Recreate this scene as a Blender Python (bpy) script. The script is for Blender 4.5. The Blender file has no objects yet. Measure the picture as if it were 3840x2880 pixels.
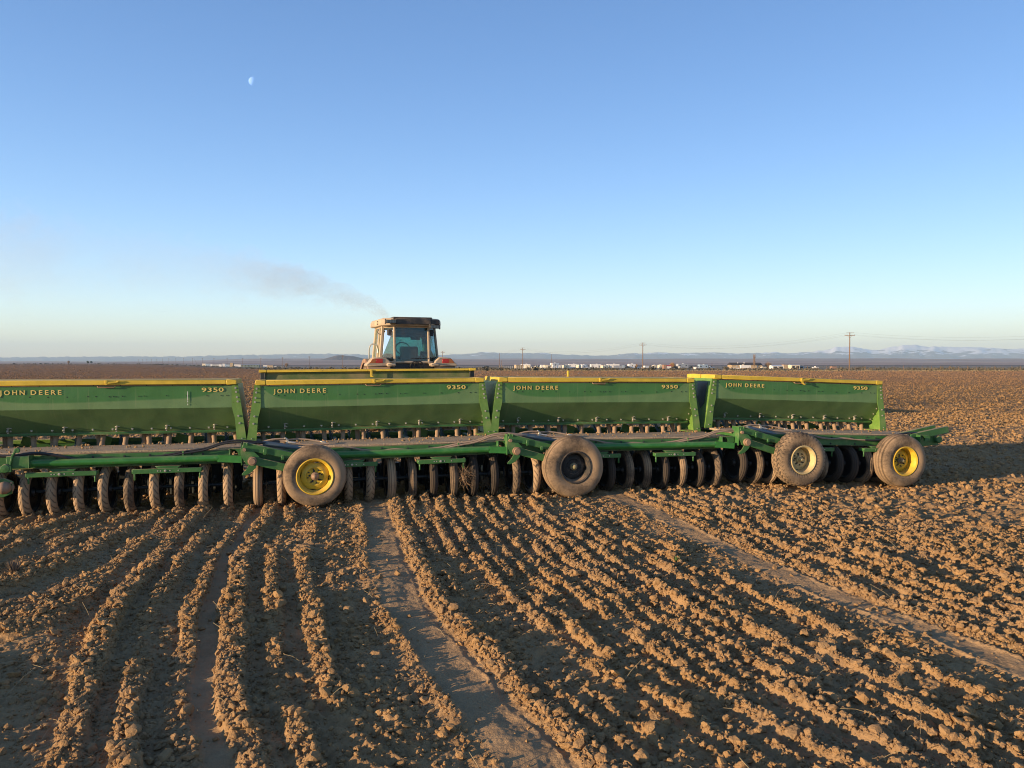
import bpy, math, random
import numpy as np
from mathutils import Vector, Matrix, Euler

random.seed(7)
rng = np.random.default_rng(11)
scene = bpy.context.scene
COL = scene.collection
R = math.radians

# ------------------------------------------------------------------ camera
CAM_Z = 1.75
cam_data = bpy.data.cameras.new('camera')
cam = bpy.data.objects.new('camera', cam_data)
COL.objects.link(cam)
cam_data.sensor_width = 36.0
cam_data.lens = 27.19
cam_data.clip_start = 0.05
cam_data.clip_end = 60000.0
cam.location = (0, 0, CAM_Z)
cam.rotation_euler = (R(90 - 1.48), 0, 0)
scene.camera = cam

# ------------------------------------------------------------------ sun and sky
SUN_EL = 8.3
SUN_TRAVEL = 29.0            # heading of the shadows, degrees from +X towards +Y
a = R(SUN_TRAVEL)
to_sun = Vector((-math.cos(a) * math.cos(R(SUN_EL)), -math.sin(a) * math.cos(R(SUN_EL)), math.sin(R(SUN_EL))))
sun_data = bpy.data.lights.new('sun', 'SUN')
sun_data.energy = 4.3
sun_data.color = (1.0, 0.73, 0.45)
sun_data.angle = R(0.5)
sun = bpy.data.objects.new('sun', sun_data)
COL.objects.link(sun)
sun.rotation_euler = (-to_sun).to_track_quat('-Z', 'Y').to_euler()

world = bpy.data.worlds.new('World')
scene.world = world
world.use_nodes = True
wn = world.node_tree.nodes
wl = world.node_tree.links
sky = wn.new('ShaderNodeTexSky')
sky.sky_type = 'NISHITA'
sky.sun_disc = False
sky.sun_elevation = R(SUN_EL)
sky.sun_rotation = math.atan2(to_sun.x, to_sun.y)
sky.altitude = 1400
sky.air_density = 1.0
sky.dust_density = 1.0
sky.ozone_density = 2.0
bg = wn['Background']
bg.inputs['Strength'].default_value = 0.14
# the photographed sky hardly changes sideways: three quarters of it is the same sky read at one azimuth
geo = wn.new('ShaderNodeTexCoord')
sep = wn.new('ShaderNodeSeparateXYZ')
wl.new(geo.outputs['Generated'], sep.inputs[0])
hyp = wn.new('ShaderNodeVectorMath')
hyp.operation = 'MULTIPLY'
hyp.inputs[1].default_value = (1, 1, 0)
wl.new(geo.outputs['Generated'], hyp.inputs[0])
ln = wn.new('ShaderNodeVectorMath')
ln.operation = 'LENGTH'
wl.new(hyp.outputs[0], ln.inputs[0])
cmb = wn.new('ShaderNodeCombineXYZ')
SKY_AZ = R(0)
for k_, f_ in ((0, math.sin(SKY_AZ)), (1, math.cos(SKY_AZ))):
    m_ = wn.new('ShaderNodeMath')
    m_.operation = 'MULTIPLY'
    m_.inputs[1].default_value = f_
    wl.new(ln.outputs['Value'], m_.inputs[0])
    wl.new(m_.outputs[0], cmb.inputs[k_])
wl.new(sep.outputs[2], cmb.inputs[2])
sky2 = wn.new('ShaderNodeTexSky')
for k_ in ('sky_type', 'sun_disc', 'sun_elevation', 'sun_rotation', 'altitude', 'air_density', 'dust_density', 'ozone_density'):
    setattr(sky2, k_, getattr(sky, k_))
wl.new(cmb.outputs[0], sky2.inputs[0])
mx = wn.new('ShaderNodeMix')
mx.data_type = 'RGBA'
mx.inputs[0].default_value = 0.75
wl.new(sky.outputs[0], mx.inputs[6])
wl.new(sky2.outputs[0], mx.inputs[7])
tint = wn.new('ShaderNodeMix')
tint.data_type = 'RGBA'
tint.blend_type = 'MULTIPLY'
tint.inputs[0].default_value = 1.0
tint.inputs[7].default_value = (1.06, 0.95, 1.01, 1)
wl.new(mx.outputs[2], tint.inputs[6])
hs = wn.new('ShaderNodeHueSaturation')
hs.inputs['Saturation'].default_value = 1.16
wl.new(tint.outputs[2], hs.inputs['Color'])
wl.new(hs.outputs[0], bg.inputs['Color'])

scene.view_settings.view_transform = 'Standard'
scene.view_settings.look = 'None'
scene.view_settings.gamma = 1
scene.view_settings.use_curve_mapping = False
scene.view_settings.exposure = 1.17
scene.cycles.volume_bounces = 0
scene.cycles.max_bounces = 8
scene.cycles.filter_width = 1.05
scene.cycles.adaptive_threshold = 0.006
scene.cycles.transparent_max_bounces = 16

# ------------------------------------------------------------------ helpers
def smooth(e0, e1, x):
    t = np.clip((x - e0) / (e1 - e0), 0, 1)
    return t * t * (3 - 2 * t)

def hash2(ix, iy, seed=0):
    h = (ix.astype(np.int64) * 374761393 + iy.astype(np.int64) * 668265263 + seed * 974634777) & 0x7fffffff
    h = ((h ^ (h >> 13)) * 1274126177) & 0x7fffffff
    h = ((h ^ (h >> 16)) * 668265263) & 0x7fffffff
    return (h ^ (h >> 15)) / float(0x7fffffff)

def vnoise(x, y, seed=0):
    ix, iy = np.floor(x), np.floor(y)
    fx, fy = x - ix, y - iy
    fx = fx * fx * fx * (fx * (fx * 6 - 15) + 10)
    fy = fy * fy * fy * (fy * (fy * 6 - 15) + 10)
    a0, a1 = hash2(ix, iy, seed), hash2(ix + 1, iy, seed)
    b0, b1 = hash2(ix, iy + 1, seed), hash2(ix + 1, iy + 1, seed)
    return (a0 + (a1 - a0) * fx) * (1 - fy) + (b0 + (b1 - b0) * fx) * fy

def fbm(x, y, octv=4, seed=0, gain=0.5):
    s, amp, tot = 0, 1.0, 0
    for k in range(octv):
        s = s + amp * vnoise(x * 2 ** k + 17.3 * k, y * 2 ** k - 9.1 * k, seed + k)
        tot += amp
        amp *= gain
    return s / tot

def clodnoise(x, y, seed=0):
    """rounded lumps of random height, one per jittered cell"""
    ix, iy = np.floor(x), np.floor(y)
    best = np.zeros_like(x)
    for dx in (-1, 0, 1):
        for dy in (-1, 0, 1):
            cx, cy = ix + dx, iy + dy
            px = cx + hash2(cx, cy, seed + 1)
            py = cy + hash2(cx, cy, seed + 2)
            hh = hash2(cx, cy, seed + 3)
            rad = 0.35 + 0.5 * hash2(cx, cy, seed + 4)
            d2 = ((x - px) ** 2 + (y - py) ** 2) / rad ** 2
            best = np.maximum(best, hh * np.sqrt(np.clip(1 - d2, 0, 1)))
    return best

class MB:
    """collects shapes and links them as one mesh object"""
    def __init__(s):
        s.v, s.f, s.m = [], [], []
        s.mi = 0
    def add(s, vs, fs):
        n = len(s.v)
        s.v += [tuple(p) for p in vs]
        s.f += [tuple(i + n for i in f) for f in fs]
        s.m += [s.mi] * len(fs)
    def box(s, c, d, rot=None, taper=None):
        hx, hy, hz = d[0] / 2, d[1] / 2, d[2] / 2
        vs = []
        for z in (-1, 1):
            k = taper if (taper and z == 1) else 1
            for x, y in ((-1, -1), (1, -1), (1, 1), (-1, 1)):
                vs.append(Vector((x * hx * k, y * hy * k, z * hz)))
        if rot is not None:
            m = rot if isinstance(rot, Matrix) else Euler(rot).to_matrix()
            vs = [m @ p for p in vs]
        vs = [p + Vector(c) for p in vs]
        s.add(vs, [(3, 2, 1, 0), (4, 5, 6, 7), (0, 1, 5, 4), (1, 2, 6, 5), (2, 3, 7, 6), (3, 0, 4, 7)])
    def box2(s, lo, hi):
        s.box([(lo[i] + hi[i]) / 2 for i in range(3)], [hi[i] - lo[i] for i in range(3)])
    def beam(s, p, q, w, h, up=(0, 0, 1)):
        p, q = Vector(p), Vector(q)
        d = q - p
        L = d.length
        yv = d / L
        xv = yv.cross(Vector(up))
        if xv.length < 1e-5:
            xv = Vector((1, 0, 0))
        xv.normalize()
        zv = xv.cross(yv)
        s.box((p + q) / 2, (w, L, h), Matrix((xv, yv, zv)).transposed())
    def tube(s, path, r, n=8, caps=True):
        P = [Vector(p) for p in path]
        rs = r if isinstance(r, (list, tuple)) else [r] * len(P)
        vs, fs = [], []
        ref = None
        for i, p in enumerate(P):
            d = (P[min(i + 1, len(P) - 1)] - P[max(i - 1, 0)]).normalized()
            if ref is None:
                ref = d.cross(Vector((0, 0, 1)))
                if ref.length < 1e-3:
                    ref = d.cross(Vector((1, 0, 0)))
            ref = (ref - d * ref.dot(d)).normalized()
            b = d.cross(ref)
            for k in range(n):
                t = 2 * math.pi * k / n
                vs.append(p + (ref * math.cos(t) + b * math.sin(t)) * rs[i])
        for i in range(len(P) - 1):
            for k in range(n):
                a0, a1 = i * n + k, i * n + (k + 1) % n
                fs.append((a0, a1, a1 + n, a0 + n))
        if caps:
            fs.append(tuple(range(n))[::-1])
            fs.append(tuple((len(P) - 1) * n + k for k in range(n)))
        s.add(vs, fs)
    def lathe(s, prof, c=(0, 0, 0), axis='y', n=32, closed=False, fn=None):
        """prof: (radius, position along the axis)"""
        vs, fs = [], []
        m = len(prof)
        for i in range(n):
            t = 2 * math.pi * i / n
            for j, (r, ax) in enumerate(prof):
                rr = r + (fn(t, j, ax) if fn else 0)
                ca, sa = math.cos(t) * rr, math.sin(t) * rr
                if axis == 'y':
                    p = (c[0] + ca, c[1] + ax, c[2] + sa)
                elif axis == 'x':
                    p = (c[0] + ax, c[1] + sa, c[2] + ca)
                else:
                    p = (c[0] + sa, c[1] + ca, c[2] + ax)
                vs.append(p)
        for i in range(n):
            for j in range(m if closed else m - 1):
                j2 = (j + 1) % m
                i2 = (i + 1) % n
                fs.append((i * m + j, i * m + j2, i2 * m + j2, i2 * m + j))
        s.add(vs, fs)
    def prism(s, poly, d0, d1, plane='yz'):
        """poly extruded along the axis missing from plane"""
        n = len(poly)
        def mk(a_, b_, d):
            return {'yz': (d, a_, b_), 'xz': (a_, d, b_), 'xy': (a_, b_, d)}[plane]
        vs = [mk(p[0], p[1], d0) for p in poly] + [mk(p[0], p[1], d1) for p in poly]
        fs = [tuple(range(n))[::-1], tuple(range(n, 2 * n))]
        for i in range(n):
            j = (i + 1) % n
            fs.append((i, j, j + n, i + n))
        s.add(vs, fs)
    def mesh(s, name, sharp=35, flat=False):
        me = bpy.data.meshes.new(name)
        me.from_pydata(s.v, [], s.f)
        if any(s.m):
            me.polygons.foreach_set('material_index', s.m)
        import bmesh
        bm = bmesh.new()
        bm.from_mesh(me)
        bmesh.ops.recalc_face_normals(bm, faces=bm.faces)
        bm.to_mesh(me)
        bm.free()
        if not flat:
            me.shade_smooth()
            me.set_sharp_from_angle(angle=R(sharp))
        return me
    def build(s, name, mat, parent=None, bevel=0, loc=None, sharp=35, flat=False):
        me = s.mesh(name, sharp, flat)
        return put(name, me, mat, parent, bevel, loc)

def put(name, me, mat, parent=None, bevel=0, loc=None):
    o = bpy.data.objects.new(name, me)
    for m in (mat if isinstance(mat, (list, tuple)) else [mat]):
        if len(me.materials) < (len(mat) if isinstance(mat, (list, tuple)) else 1):
            me.materials.append(m)
    COL.objects.link(o)
    if parent is not None:
        o.parent = parent
    if loc is not None:
        o.location = loc
    if bevel:
        b = o.modifiers.new('bevel', 'BEVEL')
        b.width = bevel
        b.segments = 1
        b.limit_method = 'ANGLE'
        b.angle_limit = R(40)
    return o

def tag(o, label=None, cat=None, group=None, kind=None):
    for k, v in (('label', label), ('category', cat), ('group', group), ('kind', kind)):
        if v:
            o[k] = v
    return o

def empty(name, loc=(0, 0, 0), rz=0, rot=None):
    o = bpy.data.objects.new(name, None)
    o.empty_display_size = 0.2
    COL.objects.link(o)
    o.location = loc
    o.rotation_euler = rot if rot else (0, 0, rz)
    return o

def copy_tree(o, parent=None):
    c = o.copy()
    COL.objects.link(c)
    c.parent = parent
    for ch in list(o.children):
        copy_tree(ch, c)
    return c

# ------------------------------------------------------------------ materials
class NT:
    def __init__(s, name):
        s.mat = bpy.data.materials.new(name)
        s.mat.use_nodes = True
        s.n = s.mat.node_tree.nodes
        s.l = s.mat.node_tree.links
        s.bsdf = s.n['Principled BSDF']
        s.out = s.n['Material Output']
        s._tc = None
    def new(s, t, **kw):
        nd = s.n.new(t)
        for k, v in kw.items():
            setattr(nd, k, v)
        return nd
    def inp(s, nd, key, v):
        if hasattr(v, 'is_linked') or isinstance(v, bpy.types.NodeSocket):
            s.l.new(v, nd.inputs[key])
        else:
            nd.inputs[key].default_value = v
    def coord(s, which='Object'):
        if s._tc is None:
            s._tc = s.new('ShaderNodeTexCoord')
        return s._tc.outputs[which]
    def pos(s):
        return s.new('ShaderNodeNewGeometry').outputs['Position']
    def noise(s, scale, detail=4, rough=0.55, vec=None, dist=0):
        nd = s.new('ShaderNodeTexNoise')
        s.l.new(vec if vec is not None else s.coord(), nd.inputs['Vector'])
        nd.inputs['Scale'].default_value = scale
        nd.inputs['Detail'].default_value = detail
        nd.inputs['Roughness'].default_value = rough
        nd.inputs['Distortion'].default_value = dist
        return nd.outputs['Fac']
    def ramp(s, v, p0, p1, c0=0.0, c1=1.0):
        nd = s.new('ShaderNodeMapRange')
        nd.interpolation_type = 'SMOOTHSTEP'
        s.inp(nd, 'Value', v)
        s.inp(nd, 'From Min', p0)
        s.inp(nd, 'From Max', p1)
        s.inp(nd, 'To Min', c0)
        s.inp(nd, 'To Max', c1)
        return nd.outputs['Result']
    def math(s, op, a_, b_=0.0, c_=0.0):
        nd = s.new('ShaderNodeMath', operation=op)
        s.inp(nd, 0, a_)
        s.inp(nd, 1, b_)
        if op in ('MULTIPLY_ADD', 'SMOOTH_MIN'):
            s.inp(nd, 2, c_)
        return nd.outputs[0]
    def mix(s, f, a_, b_):
        nd = s.new('ShaderNodeMix', data_type='RGBA')
        s.inp(nd, 0, f)
        for key, v in ((6, a_), (7, b_)):
            if isinstance(v, (tuple, list)):
                nd.inputs[key].default_value = (*v[:3], 1)
            else:
                s.l.new(v, nd.inputs[key])
        return nd.outputs[2]
    def xyz(s, vec):
        nd = s.new('ShaderNodeSeparateXYZ')
        s.l.new(vec, nd.inputs[0])
        return nd.outputs
    def bump(s, h, strength=0.3, dist=0.01):
        nd = s.new('ShaderNodeBump')
        nd.inputs['Strength'].default_value = strength
        nd.inputs['Distance'].default_value = dist
        s.l.new(h, nd.inputs['Height'])
        s.l.new(nd.outputs[0], s.bsdf.inputs['Normal'])
    def set(s, color=None, rough=None, metal=None, spec=None):
        for k, v in (('Base Color', color), ('Roughness', rough), ('Metallic', metal), ('Specular IOR Level', spec)):
            if v is None:
                continue
            if isinstance(v, (tuple, list)):
                s.bsdf.inputs[k].default_value = (*v[:3], 1)
            elif isinstance(v, bpy.types.NodeSocket):
                s.l.new(v, s.bsdf.inputs[k])
            else:
                s.bsdf.inputs[k].default_value = v

DUST = (0.34, 0.235, 0.145)

def paint(name, col, dust=0.35, top=0.6, rough=0.5, rust=0.0, scale=6.0, dustcol=DUST):
    """weathered paint: blotchy dust, more of it on upward faces, a few rust chips"""
    t = NT(name)
    n1 = t.noise(scale, 6, 0.62)
    n2 = t.noise(scale * 7, 4, 0.6)
    nz = t.xyz(t.new('ShaderNodeNewGeometry').outputs['Normal'])[2]
    up = t.ramp(nz, 0.35, 0.95, 0, top)
    d = t.ramp(n1, 0.62 - dust * 0.5, 1.0 - dust * 0.3, 0, min(1, dust + 0.3))
    d = t.math('ADD', d, t.math('MULTIPLY', up, t.ramp(n2, 0.2, 0.6, 0.6, 1)))
    d = t.math('MINIMUM', d, 0.94)
    var = t.mix(t.ramp(n1, 0.3, 0.7), [c * 0.82 for c in col], [min(1, c * 1.12) for c in col])
    c = t.mix(d, var, dustcol)
    if rust:
        rm = t.ramp(t.noise(scale * 3.1, 5, 0.7), 0.68 - rust * 0.2, 0.74 - rust * 0.2, 0, 0.85)
        c = t.mix(rm, c, (0.09, 0.04, 0.022))
    t.set(c, t.ramp(d, 0, 0.8, rough, 0.9), 0, 0.4)
    t.bump(n2, 0.08, 0.004)
    return t.mat

def plain(name, col, rough=0.6, metal=0.0, var=0.15, scale=8.0):
    t = NT(name)
    n = t.noise(scale, 4)
    t.set(t.mix(n, [max(0, c * (1 - var)) for c in col], [min(1, c * (1 + var)) for c in col]), rough, metal)
    return t.mat

def rubber(name, dust, dark=(0.022, 0.02, 0.019), dc=(0.40, 0.275, 0.165)):
    """tyre: dust clings everywhere except scuffed patches"""
    t = NT(name)
    n1 = t.noise(3.4, 5, 0.6)
    n2 = t.noise(45.0, 3, 0.6)
    f = t.ramp(t.math('MULTIPLY_ADD', n2, 0.25, n1), 0.85 - dust * 0.75, 1.1 - dust * 0.6, 0.06 + 0.12 * dust, 0.35 + 0.6 * dust)
    att = t.new('ShaderNodeAttribute', attribute_name='groove')
    f = t.math('MULTIPLY', f, t.math('SUBTRACT', 1.0, t.math('MULTIPLY', att.outputs['Fac'], 0.8)))
    t.set(t.mix(f, dark, dc), 0.85, 0, 0.25)
    t.bump(n2, 0.15, 0.004)
    return t.mat

M = {}
M['green'] = paint('green_paint', (0.044, 0.142, 0.038), 0.22, 0.75, 0.42, 0.10)
M['green_light'] = paint('green_paint_end_plate', (0.125, 0.235, 0.045), 0.24, 0.6, 0.42, 0.08)
M['green_tube'] = paint('green_paint_tube', (0.035, 0.175, 0.035), 0.15, 0.22, 0.35, 0.22, 9)
M['yellow'] = paint('yellow_paint', (0.60, 0.42, 0.045), 0.12, 0.45, 0.45, 0.18, 5)
M['yellow_rim'] = paint('yellow_rim_paint', (0.62, 0.40, 0.035), 0.12, 0.35, 0.45, 0.05, 12)
M['cream_rim'] = paint('cream_rim_paint', (0.56, 0.43, 0.20), 0.25, 0.5, 0.55, 0.15, 12)
M['dark_rim'] = paint('brown_rim_paint', (0.03, 0.028, 0.026), 0.30, 0.5, 0.7, 0.1, 10)
M['lid_under'] = paint('lid_underside', (0.06, 0.13, 0.03), 0.55, 0.3, 0.6, 0.02, 2.2)
M['steel_dark'] = plain('dark_steel', (0.03, 0.036, 0.036), 0.55, 0.2)
M['steel_blue'] = plain('grey_steel', (0.12, 0.15, 0.16), 0.45, 0.4)
M['bolt'] = plain('bolt_steel', (0.45, 0.42, 0.36), 0.4, 0.5)
M['dusty_tube'] = plain('dusty_rubber_tube', (0.30, 0.20, 0.12), 0.85, 0, 0.25, 25)
M['hose'] = plain('dusty_hose', (0.30, 0.215, 0.15), 0.7, 0, 0.2, 12)
M['hose_black'] = plain('black_hose', (0.02, 0.02, 0.02), 0.5)
M['fitting'] = plain('steel_fitting', (0.55, 0.50, 0.42), 0.35, 0.6)
M['pin'] = plain('dusty_pin_cap', (0.30, 0.19, 0.12), 0.7, 0.1)
M['rubber_tan'] = rubber('dusty_rubber', 0.85)
M['rubber_mid'] = rubber('half_dusty_rubber', 0.55)
M['rubber_dark'] = rubber('dark_rubber', 0.22)
M['rubber_big'] = rubber('transport_tyre_rubber', 0.62)
M['hub_green'] = paint('dusty_green_hub', (0.06, 0.13, 0.05), 0.75, 0.5, 0.6)
M['black'] = plain('black_plastic', (0.012, 0.012, 0.013), 0.5)
M['decal'] = plain('black_decal', (0.012, 0.014, 0.022), 0.3)
M['letter'] = plain('yellow_lettering', (0.66, 0.50, 0.14), 0.5, 0, 0.1, 30)

def hopper_paint():
    """darker green above, paler green below a wavering edge, scuffs and mud low down"""
    t = NT('green_hopper_paint')
    x, y, z = t.xyz(t.coord())
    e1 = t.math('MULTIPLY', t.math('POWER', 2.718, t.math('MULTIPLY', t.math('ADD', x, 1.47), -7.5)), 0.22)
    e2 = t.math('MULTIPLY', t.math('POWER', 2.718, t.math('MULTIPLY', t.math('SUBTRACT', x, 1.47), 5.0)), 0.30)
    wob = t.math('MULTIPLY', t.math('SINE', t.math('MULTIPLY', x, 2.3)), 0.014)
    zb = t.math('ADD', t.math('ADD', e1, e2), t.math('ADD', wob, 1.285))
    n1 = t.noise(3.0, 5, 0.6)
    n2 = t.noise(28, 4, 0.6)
    pale_mix = t.ramp(t.math('SUBTRACT', zb, z), -0.012, 0.016, 0.0, 0.32)  # paler tone below the wavering edge
    pale_mix = t.math('MULTIPLY', pale_mix, t.ramp(n1, 0.2, 0.7, 0.8, 1.1))
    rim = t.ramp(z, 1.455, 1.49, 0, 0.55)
    pale_mix = t.math('MAXIMUM', pale_mix, t.math('MULTIPLY', rim, n1))
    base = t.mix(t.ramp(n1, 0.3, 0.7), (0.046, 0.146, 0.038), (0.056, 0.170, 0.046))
    c = t.mix(pale_mix, base, (0.25, 0.30, 0.15))
    low = t.ramp(z, 1.19, 1.10, 0, 1)
    sc = t.ramp(t.noise(2.2, 6, 0.7, dist=1.5), 0.47, 0.75, 0, 0.28)
    c = t.mix(t.math('MULTIPLY', low, t.math('ADD', sc, 0.05)), c, (0.16, 0.115, 0.055))
    mp = t.new('ShaderNodeMapping')
    t.l.new(t.coord(), mp.inputs[0])
    mp.inputs['Scale'].default_value = (26, 1, 1.3)
    stk = t.ramp(t.noise(1.0, 4, 0.6, mp.outputs[0]), 0.56, 0.75, 0, 0.22)
    c = t.mix(stk, c, (0.27, 0.27, 0.15))
    scr = t.ramp(t.noise(4.5, 8, 0.8, dist=2.5), 0.635, 0.66, 0, 0.30)
    c = t.mix(scr, c, (0.018, 0.055, 0.022))
    rust = t.ramp(t.noise(5.5, 3, 0.5), 0.70, 0.76, 0, 0.45)
    c = t.mix(rust, c, (0.22, 0.10, 0.045))
    t.set(c, t.ramp(pale_mix, 0, 0.4, 0.38, 0.6), 0, 0.45)
    t.bump(t.math('MULTIPLY_ADD', n2, 0.08, t.noise(2.6, 2, 0.4)), 0.25, 0.05)
    return t.mat
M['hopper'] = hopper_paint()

def board_mat():
    t = NT('dusty_walkboard_wood')
    mp = t.new('ShaderNodeMapping')
    t.l.new(t.coord(), mp.inputs[0])
    mp.inputs['Scale'].default_value = (1.5, 22, 22)
    n = t.noise(3.0, 6, 0.65, mp.outputs[0])
    n2 = t.noise(30, 4, 0.7)
    c = t.mix(t.ramp(n, 0.3, 0.7), (0.27, 0.20, 0.14), (0.48, 0.37, 0.25))
    c = t.mix(t.ramp(n2, 0.45, 0.7, 0, 0.6), c, (0.46, 0.34, 0.21))
    t.set(c, 0.95, 0, 0.1)
    t.bump(t.math('ADD', n, t.math('MULTIPLY', n2, 1.6)), 0.8, 0.014)
    return t.mat
M['board'] = board_mat()

def soil_mat():
    t = NT('ploughed_soil')
    p = t.pos()
    n0 = t.noise(0.9, 4, 0.55, p)
    n1 = t.noise(9, 6, 0.65, p)
    n2 = t.noise(60, 5, 0.7, p)
    n3 = t.noise(0.035, 4, 0.6, p)
    c = t.mix(t.ramp(n1, 0.3, 0.7), (0.270, 0.158, 0.070), (0.390, 0.240, 0.110))
    c = t.mix(t.ramp(n0, 0.42, 0.66, 0, 0.5), c, (0.31, 0.205, 0.115))
    c = t.mix(t.ramp(n2, 0.55, 0.8, 0, 0.5), c, (0.44, 0.29, 0.155))
    c = t.mix(t.ramp(n2, 0.45, 0.25, 0, 0.5), c, (0.18, 0.105, 0.052))
    da = t.new('ShaderNodeAttribute', attribute_name='dust')
    c = t.mix(t.math('MULTIPLY', da.outputs['Fac'], 0.6), c, t.mix(n1, (0.33, 0.215, 0.115), (0.46, 0.315, 0.18)))
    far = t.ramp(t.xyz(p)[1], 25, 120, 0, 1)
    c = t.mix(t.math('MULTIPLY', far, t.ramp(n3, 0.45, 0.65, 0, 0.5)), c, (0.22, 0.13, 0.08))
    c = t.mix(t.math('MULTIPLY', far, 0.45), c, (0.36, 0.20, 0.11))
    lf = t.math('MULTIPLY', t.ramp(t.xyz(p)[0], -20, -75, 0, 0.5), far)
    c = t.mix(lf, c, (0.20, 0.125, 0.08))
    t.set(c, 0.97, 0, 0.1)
    nf = t.noise(2.6, 5, 0.7, p)
    hgt = t.math('ADD', t.math('MULTIPLY', t.math('MULTIPLY_ADD', n1, 1.6, n2), 0.012),
                 t.math('MULTIPLY', t.math('MULTIPLY', nf, 0.42), t.ramp(t.xyz(p)[1], 13, 40, 0, 1)))
    t.bump(hgt, 1.0, 1.0)
    return t.mat
M['soil'] = soil_mat()

def scrub_mat():
    t = NT('scrub_plain_ground')
    p = t.pos()
    n0 = t.noise(0.012, 5, 0.6, p)
    n1 = t.noise(0.25, 5, 0.65, p)
    mp = t.new('ShaderNodeMapping')
    t.l.new(p, mp.inputs[0])
    mp.inputs['Scale'].default_value = (0.12, 1, 1)
    n2 = t.noise(0.008, 5, 0.6, mp.outputs[0])
    c = t.mix(t.ramp(n1, 0.35, 0.65), (0.20, 0.155, 0.10), (0.30, 0.235, 0.155))
    c = t.mix(t.ramp(n0, 0.45, 0.6, 0, 0.6), c, (0.17, 0.14, 0.10))
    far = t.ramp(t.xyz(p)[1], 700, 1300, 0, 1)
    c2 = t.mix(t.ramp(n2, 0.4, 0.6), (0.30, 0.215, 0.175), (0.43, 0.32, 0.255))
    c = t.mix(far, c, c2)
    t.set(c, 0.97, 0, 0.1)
    t.bump(n1, 0.8, 0.4)
    return t.mat
M['scrub'] = scrub_mat()

# ------------------------------------------------------------------ terrain
AY = np.array([8.76, 6.59, 5.19, 4.155, 3.35])
AX = np.array([-1.53, -1.05, -0.64, -0.264, 0.108])
PA = np.polyfit(AY, AX, 3)
def track_x(Y):
    Yc = np.clip(Y, 2.6, 9.0)
    lin = (np.polyval(PA, 9.0) - np.polyval(PA, 8.6)) / 0.4
    return np.polyval(PA, Yc) + np.where(Y > 9.0, lin * (Y - 9.0), 0)
X85 = float(track_x(np.array([8.5]))[0])

def large(X, Y):
    """the lie of the land"""
    t = X / np.maximum(Y, 1.0)
    yr = [0, 190, 440, 600, 900, 1000, 2000, 4000, 6000, 13000]
    zr = [0, 0, -1.13, -1.85, -1.6, -1.2, 6, 26, 30, 30]
    yl = [0, 100, 300, 600, 1000, 2000, 4000, 6000, 13000]
    zl = [0, 0, 0.55, 1.3, 1.5, 3.0, 10, 14, 14]
    Yp = np.maximum(Y, 0)
    b = smooth(-0.50, -0.30, t)
    z = b * np.interp(Yp, yr, zr) + (1 - b) * np.interp(Yp, yl, zl)
    z = z - 0.11 * smooth(1.0, 6.2, X) * smooth(7.0, 10.0, Y) * (1 - smooth(30, 90, Y))
    und = (fbm(X * 0.012, Y * 0.03, 3, 91) - 0.5) * smooth(45, 120, Y) * smooth(0.15, -0.35, t) * (1 - smooth(500, 900, Y))
    return z + und * 1.1

def masks(X, Y):
    """across-row coordinate, ridge mask and how cloddy the place is"""
    wx = (fbm(X * 1.3, Y * 1.3, 2, 5) - 0.5) * 0.10
    u0 = X - track_x(Y)
    k = smooth(-3.4, -2.1, u0)
    u = X - (X85 + k * (track_x(Y) - X85)) + wx
    rows = (1 - smooth(9.6, 11.0, Y - 0.268 * X)) * (1 - 0.75 * smooth(4.2, 6.0, u)) * smooth(-6.5, -4.5, X + 0.1 * Y)
    return u, rows

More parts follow.
